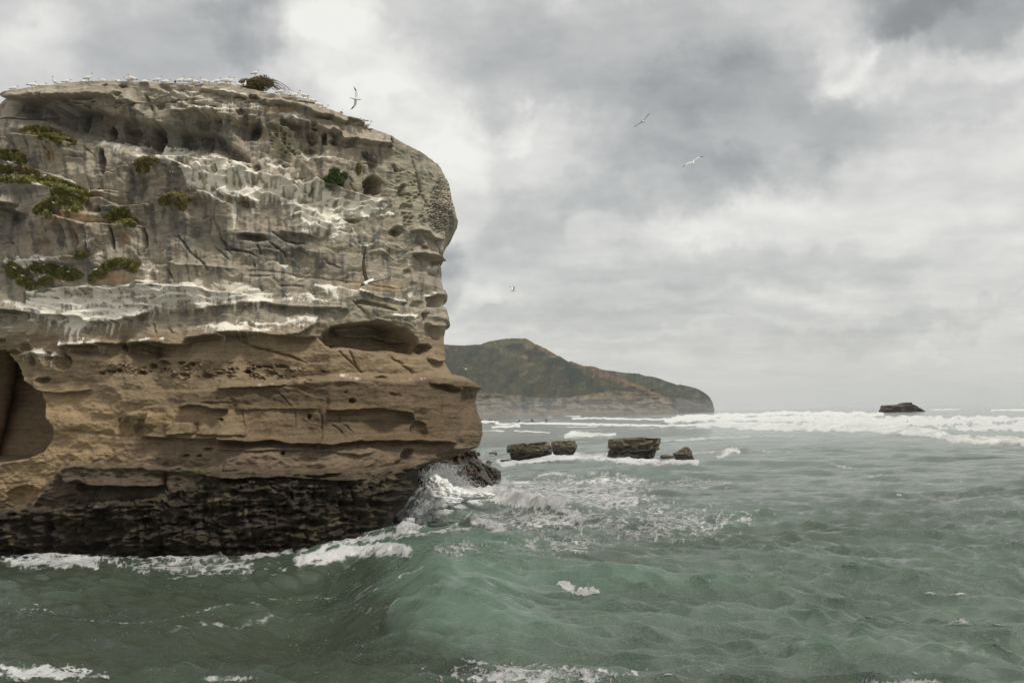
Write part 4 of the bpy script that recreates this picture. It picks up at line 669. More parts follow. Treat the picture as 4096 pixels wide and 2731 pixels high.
# ------------------------------------------------------------------ far headlands
M_HILL, bb, p = mat("hill_ground"); a_ = bb.n("ShaderNodeAttribute", attribute_name="Col"); co = bb.n("ShaderNodeTexCoord").outputs['Object']
nn_ = bb.noise(co, .02, 8, .7); bb.link(bb.vmath('SCALE', a_.outputs['Color'], scale=bb.mapr(nn_, .3, .7, .6, 1.4, False)), p.inputs['Base Color']); p.inputs['Roughness'].default_value = .95; p.inputs['Specular IOR Level'].default_value = .1
bm = bb.n("ShaderNodeBump"); bm.inputs['Distance'].default_value = 14; bb.link(bb.noise(co, .035, 6, .7), bm.inputs['Height']); bb.link(bm.outputs[0], p.inputs['Normal'])
def headland(name, ridge, band, base, D0, dslope, colf, x0, x1, label):
    n = int((x1 - x0) / .45); px = np.linspace(x0, x1, n)[None, :]; yr = np.interp(px, ridge[:, 0], ridge[:, 1]) + .35 * fbm(px / 2.2, px * 0, 3, 130); yb = np.interp(px, base[:, 0], base[:, 1]); ym = np.maximum(np.interp(px, band[:, 0], band[:, 1]), yr + .5)
    ym = np.minimum(ym + .9 * fbm(px / 5, px * 0, 3, 131), yb - .5)
    s1 = np.linspace(0, 1, 26)[:, None]; s2 = np.linspace(0, 1, 90)[1:, None]
    yy = np.concatenate([yb + (ym - yb) * s1, ym + (yr - ym) * s2]); pxx = px + 0 * yy
    rel = np.clip((yb - yy) / 70, 0, 2)
    gl = fbm(pxx / 17 + yy / 26, yy / 60, 4, 132); gu = ridged(pxx / 12 - yy / 40, yy / 50, 3, 133)
    D = D0 + np.concatenate([s1 * 25 + 0 * px, 25 + dslope * s2 ** .8 * np.clip((ym - yr) / 45, .1, 1.3)]) + dslope * .10 * gl * np.concatenate([s1 * .3 + 0 * px, .3 + .7 * s2 * (1 - s2) * 4 + 0 * px])
    D = D + np.concatenate([16 * fbm(pxx[:26] / 12, yy[:26] / 5, 4, 134) * np.sin(np.pi * s1), 0 * pxx[26:]])
    P = at(pxx, yy, D); P[2][0] -= 12
    bk_ = [P]
    for t in (.5, 1.0):
        Q = P[:, -1:, :].copy(); Q[1] += 900 * t; Q[2] = Q[2] * (1 - t) - 5 * t; bk_.append(Q)
    A = np.concatenate(bk_, 1); C = colf(pxx, yy, yb, ym, yr); C = np.concatenate([C, C[-1:], C[-1:]]); C4 = np.concatenate([C, np.ones(C.shape[:2] + (1,))], -1)
    o = mesh_np(name, np.moveaxis(A, 0, -1).reshape(-1, 3), grid_faces(A.shape[1], n)[:, ::1], [M_HILL], cols={"Col": C4.reshape(-1, 4)}); tag(o, label, "headland", kind="structure"); return o
def E(px, py, f, cx, cy, rx, ry, rot=0):
    x0, y0 = f(cx, cy); s = f(1, 0)[0] - f(0, 0)[0]; c, sn = math.cos(math.radians(rot)), math.sin(math.radians(rot)); x = px - x0; y = py - y0
    return 1 - smooth(.55, 1.1, np.hypot((x * c + y * sn) / (rx * s), (-x * sn + y * c) / (ry * s)) + .35 * fbm(px / 5, py / 3, 3, 140))
def hill_col(px, py, yb, ym, yr):
    C = np.broadcast_to(cc(.056, .053, .034), px.shape + (3,)).copy()
    C = mixc(C, cc(.095, .092, .048), .7 * smooth(0, .6, fbm(px / 12, py / 7, 4, 141))); C = mixc(C, cc(.028, .038, .026), .8 * smooth(.1, .5, fbm(px / 14 + py / 20, py / 9, 4, 142)))
    for a in [(560, 130, 260, 34), (420, 165, 90, 26, 10), (520, 200, 70, 40, 60), (620, 240, 90, 20, 10)]: C = mixc(C, cc(.108, .105, .056), .75 * E(px, py, HH, *a))
    for a in [(1, 820, 225, 55, 28), (1, 950, 285, 110, 38, 20), (1, 1060, 380, 120, 60, 25), (1, 1360, 415, 70, 22), (1, 630, 170, 110, 30), (1, 1215, 345, 20, 12), (1, 1270, 515, 40, 18)]: C = mixc(C, cc(.022, .034, .026), .85 * E(px, py, HH, *a[1:]))
    for a in [(720, 165, 50, 30), (850, 205, 120, 16, 30), (900, 245, 60, 12), (1100, 310, 80, 16, 20), (1450, 430, 380, 18, 23), (1300, 390, 180, 24, 25), (1600, 490, 180, 16, 20), (680, 250, 40, 20), (720, 305, 70, 14), (680, 375, 55, 11, -20), (730, 445, 40, 8), (180, 327, 24, 10), (145, 192, 24, 8), (1225, 402, 24, 14, -30), (1300, 467, 20, 9), (1500, 470, 60, 12)]: C = mixc(C, cc(.20, .125, .080), .62 * E(px, py, HH, *a))
    band = smooth(-.6, .6, py - ym); lay = .5 + .5 * np.sin(py * 2.2 + 2 * perlin(px / 20, py / 20, 143)); C = mixc(C, cc(.25, .20, .14) * 1.0, band); C = C * (1 - .25 * (band * lay)[..., None])
    for a in [(690, 620, 40, 80), (745, 610, 16, 60), (850, 600, 60, 60), (995, 610, 26, 65), (900, 590, 40, 30), (1100, 590, 10, 40), (1860, 620, 26, 60)]: C = mixc(C, cc(.055, .06, .045), .85 * E(px, py, HH, *a))
    return C
ridge = pts(HH, [(-900, 160), (-300, 160), (0, 150), (100, 154), (200, 160), (290, 153), (340, 152), (390, 130), (450, 120), (520, 107), (600, 103), (690, 105), (720, 118), (760, 145), (800, 160), (860, 190), (900, 215), (940, 240), (965, 243), (990, 265), (1030, 287), (1050, 283), (1080, 294), (1140, 318), (1190, 321), (1220, 322), (1300, 352), (1400, 388), (1500, 430), (1600, 472), (1700, 507), (1740, 520), (1790, 552), (1850, 566), (1872, 590), (1880, 630), (1886, 672)])
band = pts(HH, [(-900, 520), (300, 530), (450, 538), (640, 550), (700, 570), (1000, 572), (1110, 552), (1170, 545), (1400, 512), (1700, 532), (1790, 560), (1860, 580), (1886, 674)])
base = pts(HH, [(-900, 706), (300, 708), (850, 700), (1250, 692), (1600, 680), (1886, 672)])
headland("far_headland", pts(HH, [(1150, 345), (1300, 351), (1370, 358), (1450, 371), (1580, 379), (1620, 395), (1700, 405), (1800, 440), (1880, 468), (1910, 465), (2030, 495), (2080, 520), (2130, 558), (2155, 600), (2165, 640), (2170, 660)]), pts(HH, [(1150, 600), (1800, 600), (2100, 590), (2170, 660)]), pts(HH, [(1150, 672), (2170, 664)]), 6800, 500,
         lambda px, py, yb, ym, yr: mixc(mixc(np.broadcast_to(cc(.050, .054, .034), px.shape + (3,)).copy(), cc(.09, .095, .05), smooth(0, .5, fbm(px / 8, py / 5, 4, 150))), cc(.12, .10, .085), .7 * smooth(-2, 4, py - ym)), *HH([1150, 2170], [0, 0])[0], "dark blue grey headland dropping to the horizon behind the nearer hill")
headland("headland", ridge, band, base, 4800, 900, hill_col, *HH([-900, 1886], [0, 0])[0], "green and rust brown hill above a pale banded sea cliff")
# low reef off the tip
# ------------------------------------------------------------------ rocks: each outline gets a body as deep as it is wide
def rock(name, outline, D, colf, label, depth=.8, rough=.5, n=110, rows=70, group=None, cat="rock", dip=2.0, matl=None, seed=0):
    dx, dz = slope(outline[:, 0], outline[:, 1])
    if D == 0: D = H0 / -dz.min() * .985
    X = dx * D; Z = H0 + dz * D; Z = Z - max(Z.min() + .0, 0) * 0
    zmin, zmax = Z.min(), Z.max(); P = np.stack([X, Z], 1); zr = np.linspace(zmin + .02 * (zmax - zmin), zmax - .015 * (zmax - zmin), rows); L = []; R = []
    for z in zr:
        c = []
        for i in range(len(P)):
            a, e = P[i], P[(i + 1) % len(P)]
            if (a[1] - z) * (e[1] - z) < 0: c.append(a[0] + (z - a[1]) / (e[1] - a[1]) * (e[0] - a[0]))
        L.append(min(c)); R.append(max(c))
    L = np.array(L)[:, None]; R = np.array(R)[:, None]; sz = (R - L).max(); th = np.linspace(0, 2 * np.pi, n, endpoint=False)[None, :]
    c, s = np.cos(th), np.sin(th); e = .72; sx = np.sign(c) * np.abs(c) ** e; sy = np.sign(s) * np.abs(s) ** e
    hw = (R - L) / 2; cx = (R + L) / 2; dh = sz * depth / 2 * (.55 + .45 * hw / hw.max())
    zz = zr[:, None] + 0 * th; sc = sz / 6
    q = rough * sc * .85; nz_ = - .8 * (worley(th * 1.6 + seed, zz / sc * 1.5, 3)[0] - .4) + ridged(th * 2.2 + 3 + 0 * zz, zz / sc * 1.1, 4, 160 + seed) * .5 + fbm(th * 5 + 0 * zz, zz / sc * 3, 3, 170 + seed) * .35 + .2 * perlin(np.zeros_like(zz) + seed, zz / sc * 3.2 + .3 * np.sin(th * 2), 171)
    q2 = q * nz_ * np.clip((np.abs(sy) ** 1.0) * 1.1 + .12, 0, 1)
    Xr = cx + (hw + q2 * .35) * sx; Yr = D + sz * depth / 2 + (dh + q2) * sy * 1.0
    rowsV = [np.stack([Xr, Yr, zz], -1)]; 
    bot = rowsV[0][:1].copy(); bot[..., 2] = -dip; rowsV = [bot, rowsV[0]]
    for t in (.25, .5, .75, 1.0):
        rg = rowsV[-1][-1:] if t == .25 else last; base_r = rowsV[1][-1:]; cen_ = base_r.mean(1, keepdims=True); rg = base_r * (1 - t) + cen_ * t; rg = rg.copy(); rg[..., 2] = base_r[..., 2] * (1 - t) + (zmax + 0) * t + .06 * sc * perlin(rg[..., 0] / sc * 3, rg[..., 1] / sc * 3, 9) * (t < 1); last = rg; rowsV.append(rg)
    A = np.concatenate(rowsV); gx = np.linspace(P[:, 0].min(), P[:, 0].max(), 160); gt = np.full(160, -1e9)
    for i in range(len(P)):
        a, e = P[i], P[(i + 1) % len(P)]
        if abs(a[0] - e[0]) > 1e-6:
            lo, hi = (a, e) if a[0] < e[0] else (e, a); mm = (gx >= lo[0]) & (gx <= hi[0]); gt[mm] = np.maximum(gt[mm], lo[1] + (gx[mm] - lo[0]) / (hi[0] - lo[0]) * (hi[1] - lo[1]))
    gt[gt < -1e8] = P[:, 1].min(); A[..., 2] = np.minimum(A[..., 2], np.interp(A[..., 0], gx, gt) + .04 * sc * perlin(A[..., 0] / sc * 4, A[..., 1] / sc * 4, 19))
    loc = np.array([float(cx[0, 0]), D + sz * depth / 2, 0.0]); nr = A.shape[0]
    relz = (A[..., 2] - zmin) / (zmax - zmin); C = colf(np.broadcast_to(th, relz.shape) * 3, A[..., 2] / sc, relz); C4 = np.concatenate([C, np.zeros(C.shape[:2] + (1,))], -1)
    o = mesh_np(name, (A - loc).reshape(-1, 3), grid_faces(nr, n, True), [matl or M_WET], cols={"Col": C4.reshape(-1, 4)}); o.location = loc
    tag(o, label, cat, group); return o
def reef_col(a, b_, z):
    C = np.broadcast_to(cc(.12, .095, .062), a.shape + (3,)).copy(); dark = 1 - smooth(.35, .75, z + .18 * fbm(a * 1.3, b_ * 1.3, 3, 180)); C = mixc(C, cc(.026, .024, .020), .92 * dark)
    C = mixc(C, cc(.085, .10, .035), .5 * smooth(.8, .95, z)); return mixc(C, cc(.22, .175, .11), .65 * smooth(.0, .6, fbm(a * 2, b_ * 2, 4, 181)) * smooth(.3, .6, z))
RG = "flat topped reef rocks standing in the surf"
rock("reef_rock", pts(QQ, [(345, 285), (352, 258), (400, 245), (455, 240), (490, 236), (512, 262), (525, 240), (600, 240), (612, 228), (660, 230), (690, 252), (708, 292), (700, 330), (600, 352), (480, 375), (385, 372), (372, 330), (385, 318), (352, 318)]), 0, reef_col, "rounded black and brown rock nearest the cliff, two humps on top", .6, .8, seed=1, group=RG)
rock("reef_rock", pts(QQ, [(696, 238), (705, 226), (760, 220), (886, 219), (894, 246), (904, 262), (890, 300), (870, 330), (720, 335), (705, 300)]), 0, reef_col, "small flat topped brown rock just behind the two-humped one", .6, .6, seed=2, group=RG)
rock("reef_rock", pts(QQ, [(1150, 212), (1200, 203), (1300, 200), (1400, 194), (1440, 193), (1470, 203), (1562, 199), (1558, 235), (1548, 262), (1550, 292), (1530, 298), (1510, 352), (1420, 360), (1300, 352), (1145, 350), (1150, 312), (1170, 290), (1148, 270), (1158, 250)]), 0, reef_col, "largest reef rock, a wide flat block with undercut sides", .5, .7, seed=3, group=RG)
rock("reef_rock", pts(QQ, [(1655, 322), (1690, 305), (1735, 278), (1755, 268), (1785, 278), (1800, 300), (1812, 340), (1825, 380), (1690, 385), (1668, 350)]), 0, reef_col, "dark pointed rock at the seaward end of the reef", .7, .6, seed=4, group=RG)
SR = "low dark rocks awash in the shallows"
rock("awash_rock", pts(QQ, [(1560, 340), (1575, 330), (1605, 330), (1640, 332), (1668, 340), (1670, 365), (1560, 365)]), 0, reef_col, "low black slab between the wide block and the pointed rock", 1.2, .4, 60, 20, SR, seed=5)
rock("awash_rock", pts(QQ, [(98, 318), (110, 306), (135, 308), (138, 330), (98, 330)]), 0, reef_col, "small dark slab touching the cliff edge below the overhang", 1.2, .4, 40, 14, SR, seed=6)
rock("awash_rock", pts(QQ, [(205, 318), (215, 309), (262, 308), (270, 314), (270, 324), (205, 324)]), 0, reef_col, "thin flat dark slab between the cliff and the reef", 1.2, .4, 40, 12, SR, seed=7)
rock("awash_rock", pts(QQ, [(105, 385), (110, 366), (130, 363), (147, 372), (150, 395), (105, 395)]), 0, reef_col, "small round dark rock against the foot of the cliff", 1.2, .4, 40, 14, SR, seed=8)
rock("awash_rock", pts(QQ, [(183, 388), (190, 372), (208, 370), (228, 384), (232, 400), (183, 400)]), 0, reef_col, "dark hump of rock just off the cliff foot, awash", 1.2, .4, 40, 14, SR, seed=9)
rock("awash_rock", pts(QQ, [(295, 372), (310, 366), (345, 366), (360, 372), (360, 380), (295, 380)]), 0, reef_col, "thin dark slab beside the two-humped reef rock", 1.2, .4, 40, 12, SR, seed=10)
for i, (x, y, wd) in enumerate([(340, 742, 16), (415, 742, 22), (455, 746, 12), (640, 742, 6), (740, 744, 14), (852, 742, 10)]):
    rock("awash_rock", pts(HH, [(x - wd, y + 8), (x - wd * .6, y - 4), (x + wd * .3, y - 6), (x + wd, y + 2), (x + wd, y + 8)]), 0, reef_col,
         ["leftmost dark rock in the white surf by the cliff edge", "long low rock in the surf, second from the cliff", "small rock at the end of the first surf cluster", "tiny dark rock alone in the far surf", "flat rock in the far surf below the hill gullies", "small rock farthest along the line in the far surf"][i], 1.2, .4, 30, 10, "far rocks breaking the surf line", seed=11 + i, matl=M_FARROCK, dip=6)
isl = lambda a, b_, z: mixc(np.broadcast_to(cc(.10, .072, .052), a.shape + (3,)).copy(), cc(.05, .045, .038), 1 - smooth(.1, .5, z))
rock("island_rock", pts(JJ, [(1410, 250), (1412, 232), (1420, 206), (1435, 201), (1470, 206), (1500, 200), (1535, 197), (1555, 188), (1575, 184), (1598, 182), (1606, 193), (1630, 202), (1650, 214), (1670, 222), (1692, 240), (1692, 248), (1410, 248)]), 2450, isl, "reddish brown rock islet on the horizon, highest towards its right", .5, .9, group=None, cat="islet", dip=8, matl=M_FARROCK, seed=20)
# dark outer rocks at the foot of the stack, behind the splash
def foot_col(a, b_, z):
    C = np.broadcast_to(cc(.085, .066, .046), a.shape + (3,)).copy(); return mixc(C, cc(.024, .021, .018), .85 * smooth(-.1, .5, fbm(a * 1.5, b_ * 1.5, 4, 185) + .5 * (1 - z)))
rock("foot_rock", np.vstack([pts(R6, [(1380, 640), (1500, 640), (1700, 640), (1840, 650), (1860, 715), (1900, 790), (1945, 860), (1985, 920), (1998, 975), (1990, 1000), (1300, 1000)])]), 0, foot_col, "dark brown rock mass under the overhang, spray bursting against it", .6, .9, 160, 110, seed=30, cat="rock")
rock("foot_rock", pts(R6, [(1780, 740), (1850, 722), (1905, 744), (1990, 780), (2033, 806), (2038, 850), (2030, 905), (1800, 905)]), 0, foot_col, "outermost low brown shelf of rock beside the foaming water", .8, .9, 120, 60, seed=31, cat="rock")

# ------------------------------------------------------------------ spray
def spray(name, gens, label, matl):
    V = []; 
    for (P0, n, spread, hgt, lean, sz) in gens:
        t = rng.rand(n); base_i = rng.rand(n) * (len(P0) - 1); i0 = base_i.astype(int); fr = (base_i - i0)[:, None]; B = P0[i0] * (1 - fr) + P0[i0 + 1] * fr
        up_ = hgt * (rng.rand(n) ** 1.5); ang = rng.randn(n); off_ = np.stack([lean * up_ + spread * ang * (.3 + up_ / hgt), spread * rng.randn(n) * .8, up_], -1)
        V.append(np.concatenate([B + off_, (sz * (.35 + rng.rand(n) ** 3 * 1.6) * (1.15 - .6 * up_ / hgt))[:, None]], 1))
    Q = np.concatenate(V); n = len(Q); T = np.array([[1, 1, 1], [1, -1, -1], [-1, 1, -1], [-1, -1, 1]]) / 1.7
    rot = rng.randn(n, 4, 3) * .35; vv = Q[:, None, :3] + (T[None] + rot) * Q[:, None, 3:4]; f = np.array([[0, 1, 2], [0, 3, 1], [0, 2, 3], [1, 3, 2]]); Fq = (f[None] + 4 * np.arange(n)[:, None, None]).reshape(-1, 3)
    o = mesh_np(name, vv.reshape(-1, 3), Fq, [matl], smoothf=False); tag(o, label, "spray", kind="stuff"); return o
M_SPRAY, bb, p = mat("sea_spray"); p.inputs['Base Color'].default_value = (.86, .87, .86, 1); p.inputs['Roughness'].default_value = .6; tr = bb.n('ShaderNodeBsdfTranslucent'); tr.inputs[0].default_value = (.9, .91, .9, 1); mx = bb.n('ShaderNodeMixShader'); mx.inputs[0].default_value = .5; bb.link(p.outputs[0], mx.inputs[1]); bb.link(tr.outputs[0], mx.inputs[2]); bb.link(mx.outputs[0], [n_ for n_ in bb.nt.nodes if n_.type == 'OUTPUT_MATERIAL'][0].inputs[0])
def W3(f, L, D, zoff=0):
    P = pts(f, L); q = at(P[:, 0], P[:, 1], D).T; return q
# plume: fans up from the corner of the tidal platform
plume = []
def wl(x, y): px, py = R6(x, y); return at(px, py, H0 / -slope(px, py)[1] * .93)
for (x, y, n, sp_, h_, ln_) in [(1500, 985, 6000, .9, 3.6, .02), (1550, 990, 8000, 1.0, 4.6, .06), (1600, 992, 7000, 1.0, 4.4, .18), (1660, 994, 5000, .9, 2.9, .30), (1720, 998, 2500, 1.0, 2.3, .45), (1450, 1020, 4500, .8, 1.8, -.05)]:
    a = wl(x, y); plume.append((np.array([a, a + np.array([1.2, .5, 0])]), n, sp_ * .8, h_, ln_, .065))
for (x0, y0, x1, y1, n, h_) in [(1400, 1060, 1560, 1010, 6200, 1.1), (1560, 1010, 1800, 1000, 4200, .8), (1800, 1000, 2060, 990, 2600, .7), (2060, 985, 2200, 1020, 1200, .5), (2005, 965, 2080, 930, 2000, 1.5), (1320, 1180, 1400, 1070, 3000, .7)]:
    plume.append((np.array([wl(x0, y0), wl(x1, y1)]), n, .55, h_ * 1.2, .1, .06))
def heap(name, lobes, label):
    Vs, Fs_, o_ = [], [], 0; th = np.linspace(0, 2 * np.pi, 72, endpoint=False)[None, :]; ph = np.linspace(.02, np.pi - .02, 48)[:, None]
    for i, (x, y, rx, rz) in enumerate(lobes):
        c = wl(x, max(y, 985)); px, py = R6(x, y); c = at(px, py, c[1] * .93); k = c[1] / F; n = np.stack([np.cos(th) * np.sin(ph), np.sin(th) * np.sin(ph), np.cos(ph) + 0 * th], -1)
        a = c[0] / .9 + 3 * i; r = 1 + .26 * fbm(n[..., 0] * 2.2 + a, n[..., 2] * 2.2 + n[..., 1] * 1.7, 5, 190 + i, .62) + .10 * ridged(n[..., 0] * 5 + a, n[..., 2] * 5 + n[..., 1] * 4, 3, 191)
        P = c + n * r[..., None] * np.array([rx * k, rx * k * .8, rz * k]); Vs.append(P.reshape(-1, 3)); Fs_.append(grid_faces(48, 72, True) + o_); o_ += P.shape[0] * P.shape[1]
    m = simple("white_water", (.88, .885, .87), .9, .10, 3, .1); o = mesh_np(name, np.concatenate(Vs), np.concatenate(Fs_), [m]); tag(o, label, "foam", kind="stuff")
heap("white_water", [(1555, 915, 8, 10), (1605, 925, 9, 8), (1525, 960, 9, 9), (1480, 1005, 10, 8), (1435, 1060, 9, 7), (1392, 1112, 8, 5), (1350, 1165, 6, 3), (1670, 965, 10, 6), (1740, 985, 11, 4), (1820, 985, 11, 3), (1600, 985, 16, 6), (1520, 1050, 14, 5), (1910, 980, 10, 3), (1640, 1020, 14, 4)], "heap of white water surging up the rock at the stack's corner")
spray("sea_spray", plume, "burst of white spray against the dark foot of the cliff", M_SPRAY)

# ------------------------------------------------------------------ plants on the ledges
def leafmat(name, c1, c2):
    m, bb, p = mat(name); co = bb.n("ShaderNodeTexCoord").outputs['Object']; f = bb.mapr(bb.noise(co, 2.2, 5, .65), .35, .65)
    bb.link(bb.mix(f, (*c1, 1), (*c2, 1)), p.inputs['Base Color']); p.inputs['Roughness'].default_value = .75; p.inputs['Specular IOR Level'].default_value = .2; return m
M_MAT = leafmat("ledge_plant_green", (.17, .175, .055), (.33, .31, .115)); M_MATO = leafmat("ledge_plant_olive", (.20, .17, .065), (.32, .26, .11)); M_DARK = leafmat("shrub_green", (.05, .085, .03), (.12, .155, .055)); M_DEAD = leafmat("dry_shrub", (.12, .085, .05), (.18, .15, .06)); M_TWIG = simple("bare_twig", (.10, .075, .055), .85)
def foliage(cent, nrm, up_s, n, size, mound, name, matl, parent=None, droop=.4):
    """leaf-sized faces through the volume of a cushion; cent(u,v)->3D point on the rock, mound = how far it stands out"""
    r = np.sqrt(rng.rand(n)); a = rng.rand(n) * 2 * np.pi; uu = r * np.cos(a); vv = r * np.sin(a); base_ = cent(uu, vv)
    h = mound * (1 - r ** 2.2) * (.55 + .45 * rng.rand(n)) + .04; C0 = base_ + nrm[None] * h[:, None] + np.array([0, 0, 1.0])[None] * (h * .35)[:, None] * up_s
    d1 = rng.randn(n, 3) + nrm[None] * .9 + np.array([0, 0, .7]); d1 /= np.linalg.norm(d1, axis=1)[:, None]; s = np.cross(d1, rng.randn(n, 3)); s /= np.linalg.norm(s, axis=1)[:, None] + 1e-9
    L = size * (.6 + .8 * rng.rand(n))[:, None]; tip = C0 + d1 * L; V = np.stack([C0 - s * L * .28, C0 + s * L * .28, tip + s * L * .1, tip - s * L * .1], 1).reshape(-1, 3)
    Fq = np.arange(4 * n).reshape(-1, 4); loc = base_.mean(0); o = mesh_np(name, V - loc, Fq, [matl], smoothf=False, parent=parent); 
    if parent is None: o.location = loc
    return o
def sampler(x0, y0, rx, ry, rot=0):
    # bilinear patch of the real face under an ellipse of the photograph
    c, s = math.cos(math.radians(rot)), math.sin(math.radians(rot)); g = np.linspace(-1, 1, 9); G_ = np.zeros((9, 9, 3))
    for i, a in enumerate(g):
        for j, e in enumerate(g): G_[i, j] = onface(x0 + a * rx * c - e * ry * s, y0 + a * rx * s + e * ry * c)[0]
    def f(u, v_):
        U = (np.clip(u, -.999, .999) + 1) * 4; W = (np.clip(v_, -.999, .999) + 1) * 4; i = U.astype(int); j = W.astype(int); a = (U - i)[:, None]; e = (W - j)[:, None]
        return (G_[i, j] * (1 - a) + G_[i + 1, j] * a) * (1 - e) + (G_[i, j + 1] * (1 - a) + G_[i + 1, j + 1] * a) * e
    return f
PADS = [(R1, [(380, 772, 195, 38, 3)], M_MATO, "thin olive cushion highest at the left under the upper overhang"), (R1, [(540, 848, 190, 40, 8)], M_MAT, "green cushion just under the highest left cushion, hanging over a hollow"),
 (R1, [(60, 1000, 110, 42, 10), (190, 1035, 65, 48, 20)], M_MAT, "bushy green cushion at the left edge above the flying gannet"), (R1, [(45, 1140, 75, 40, 0)], M_MAT, "small dark green clump at the left edge just below the flying gannet"), (R1, [(250, 1150, 130, 30, 12)], M_MATO, "sparse olive growth with pale soil showing, beside the gull ledge"),
 (R1, [(230, 1225, 230, 30, 0), (540, 1265, 240, 40, 14), (-10, 1215, 40, 30, 0)], M_MAT, "longest green mat draped along the left ledge where gulls rest"), (R1, [(560, 1350, 85, 55, 0), (700, 1375, 180, 42, 6), (720, 1320, 110, 30, 10)], M_MAT, "dark green bulging mat at the lower end of the long ledge mat"),
 (R1, [(590, 1440, 190, 50, 0), (420, 1490, 110, 45, -20), (450, 1540, 40, 40, 0), (720, 1490, 60, 35, 0)], M_MAT, "domed bright green cushion with bare orange soil beneath it"), (R1, [(1375, 1060, 115, 35, -5), (1340, 1120, 60, 40, 0)], M_MATO, "shaggy olive tuft on the ledge in the middle of the face"),
 (R1, [(1640, 1400, 165, 40, 0), (1690, 1460, 60, 40, 30), (1540, 1430, 60, 40, 0)], M_MATO, "round yellowish tuft right of the middle of the face"), (R3, [(1130, 20, 100, 40, 0), (1130, 75, 165, 42, 8), (1230, 110, 45, 28, 30)], M_MAT, "triangular green clump spilling over the flat ledge"),
 (R3, [(1140, 490, 175, 38, 0), (1230, 535, 60, 26, 25), (1010, 520, 60, 35, 0)], M_MAT, "smooth rounded green mat above the bare orange slope"), (R3, [(930, 590, 75, 40, -10), (865, 635, 32, 35, 0)], M_MAT, "small green mat hanging beside the bare orange slope"), (R3, [(757, 408, 66, 22, 0), (730, 430, 34, 20, 0)], M_MAT, "tiny green cap on a rounded rock knob"),
 (R3, [(130, 560, 62, 70, 20), (110, 510, 40, 30, 0)], M_MAT, "green clump at the far end of the white gull ledge"), (R3, [(238, 575, 42, 26, 0)], M_MAT, "smallest round green tuft between two gull-covered mats"), (R3, [(440, 535, 170, 38, 3), (590, 580, 150, 55, 15), (700, 590, 80, 40, 10)], M_MAT, "broad green mat with five gulls on it"),
 (R3, [(240, 660, 90, 45, 10), (300, 700, 60, 35, 0)], M_MAT, "ragged green mat drooping over the lower left lip"), (R3, [(430, 655, 70, 32, -8)], M_MAT, "low green tuft below the two gulls on bare soil"), (R2, [(1256, 1130, 20, 44, 0)], M_MATO, "narrow yellow green tuft in a crack right of the dark shrub"), (R1, [(635, 1548, 18, 20, 0)], M_MAT, "tiny green sprig on the soil under the domed cushion")]
for f, els, mt, lab in PADS:
    s = f(1, 0)[0] - f(0, 0)[0]; parts = []; root = None
    for i, (cx, cy, rx, ry, rot) in enumerate(els):
        x0, y0 = f(cx, cy); smp = sampler(x0, y0, rx * s, ry * s, rot); area = rx * ry * s * s * .0081 * 3.14; n = int(min(5200, 260 + area * 1500))
        o = foliage(smp, np.array([.05, -.9, .35]), 1, n, .17, .22 + .40 * min(1, ry * s / 5), "ledge_plant", mt); parts.append(o)
    if len(parts) > 1:   # one plant: join its lobes
        Vs = []; Fq = []; o_ = 0
        for q in parts:
            me = q.data; a = np.empty(len(me.vertices) * 3, np.float32); me.vertices.foreach_get("co", a); a = a.reshape(-1, 3) + np.array(q.location); Vs.append(a); Fq.append(np.arange(len(a)).reshape(-1, 4) + o_); o_ += len(a); bpy.data.objects.remove(q)
        Vs = np.concatenate(Vs); l = Vs.mean(0); root = mesh_np("ledge_plant", Vs - l, np.concatenate(Fq), [mt], smoothf=False); root.location = l
    else: root = parts[0]
    tag(root, lab, "plant", "green mats growing on the cliff ledges")
def bush(name, center, rad, n, size, matl, parent, nb=17, sp_=.75):
    cc_ = rng.randn(nb, 3); cc_ /= np.linalg.norm(cc_, axis=1)[:, None]; cc_ *= (.2 + sp_ * rng.rand(nb))[:, None]; k_ = rng.randint(0, nb, n); dd = rng.randn(n, 3); dd /= np.linalg.norm(dd, axis=1)[:, None]
    C0 = (cc_[k_] + dd * (.33 * rng.rand(n) ** .4)[:, None]) * np.array(rad); nn = dd + .6 * rng.randn(n, 3); nn /= np.linalg.norm(nn, axis=1)[:, None]; s_ = np.cross(nn, rng.randn(n, 3)); s_ /= np.linalg.norm(s_, axis=1)[:, None]; L = size * (.6 + .8 * rng.rand(n))[:, None]
    V = np.stack([C0 - s_ * L * .4, C0 + nn * L * .1, C0 + s_ * L * .4, C0 + nn * L], 1).reshape(-1, 3); o = mesh_np(name, V, np.arange(4 * n).reshape(-1, 4), [matl], smoothf=False, parent=parent); return o
def tube(P, R, k=6):
    P = np.asarray(P, float); n = len(P); T = np.gradient(P, axis=0); T /= np.linalg.norm(T, axis=1)[:, None] + 1e-9; ref = np.array([.13, .21, .97]); A = np.cross(T, ref); A /= np.linalg.norm(A, axis=1)[:, None] + 1e-9; B = np.cross(T, A); a = np.linspace(0, 2 * np.pi, k, endpoint=False)
    V = P[:, None] + np.asarray(R)[:, None, None] * (np.cos(a)[None, :, None] * A[:, None] + np.sin(a)[None, :, None] * B[:, None]); return V.reshape(-1, 3), grid_faces(n, k, True)
# evergreen shrub on the face
q, _ = onface(*R2(1030, 1210)); g = empty("ledge_shrub", (q[0], q[1] - .35, q[2])); tag(g, "round dark evergreen shrub beside the round black hollow", "shrub")
bush("foliage", None, (1.35, .8, 1.0), 6500, .16, M_DARK, g)
tv, tf = tube([(-.2, .9, -.9), (-.1, .4, -.5), (0, 0, 0), (.1, -.1, .4)], [.07, .06, .05, .02]); mesh_np("stem", tv, tf, [M_TWIG], parent=g)
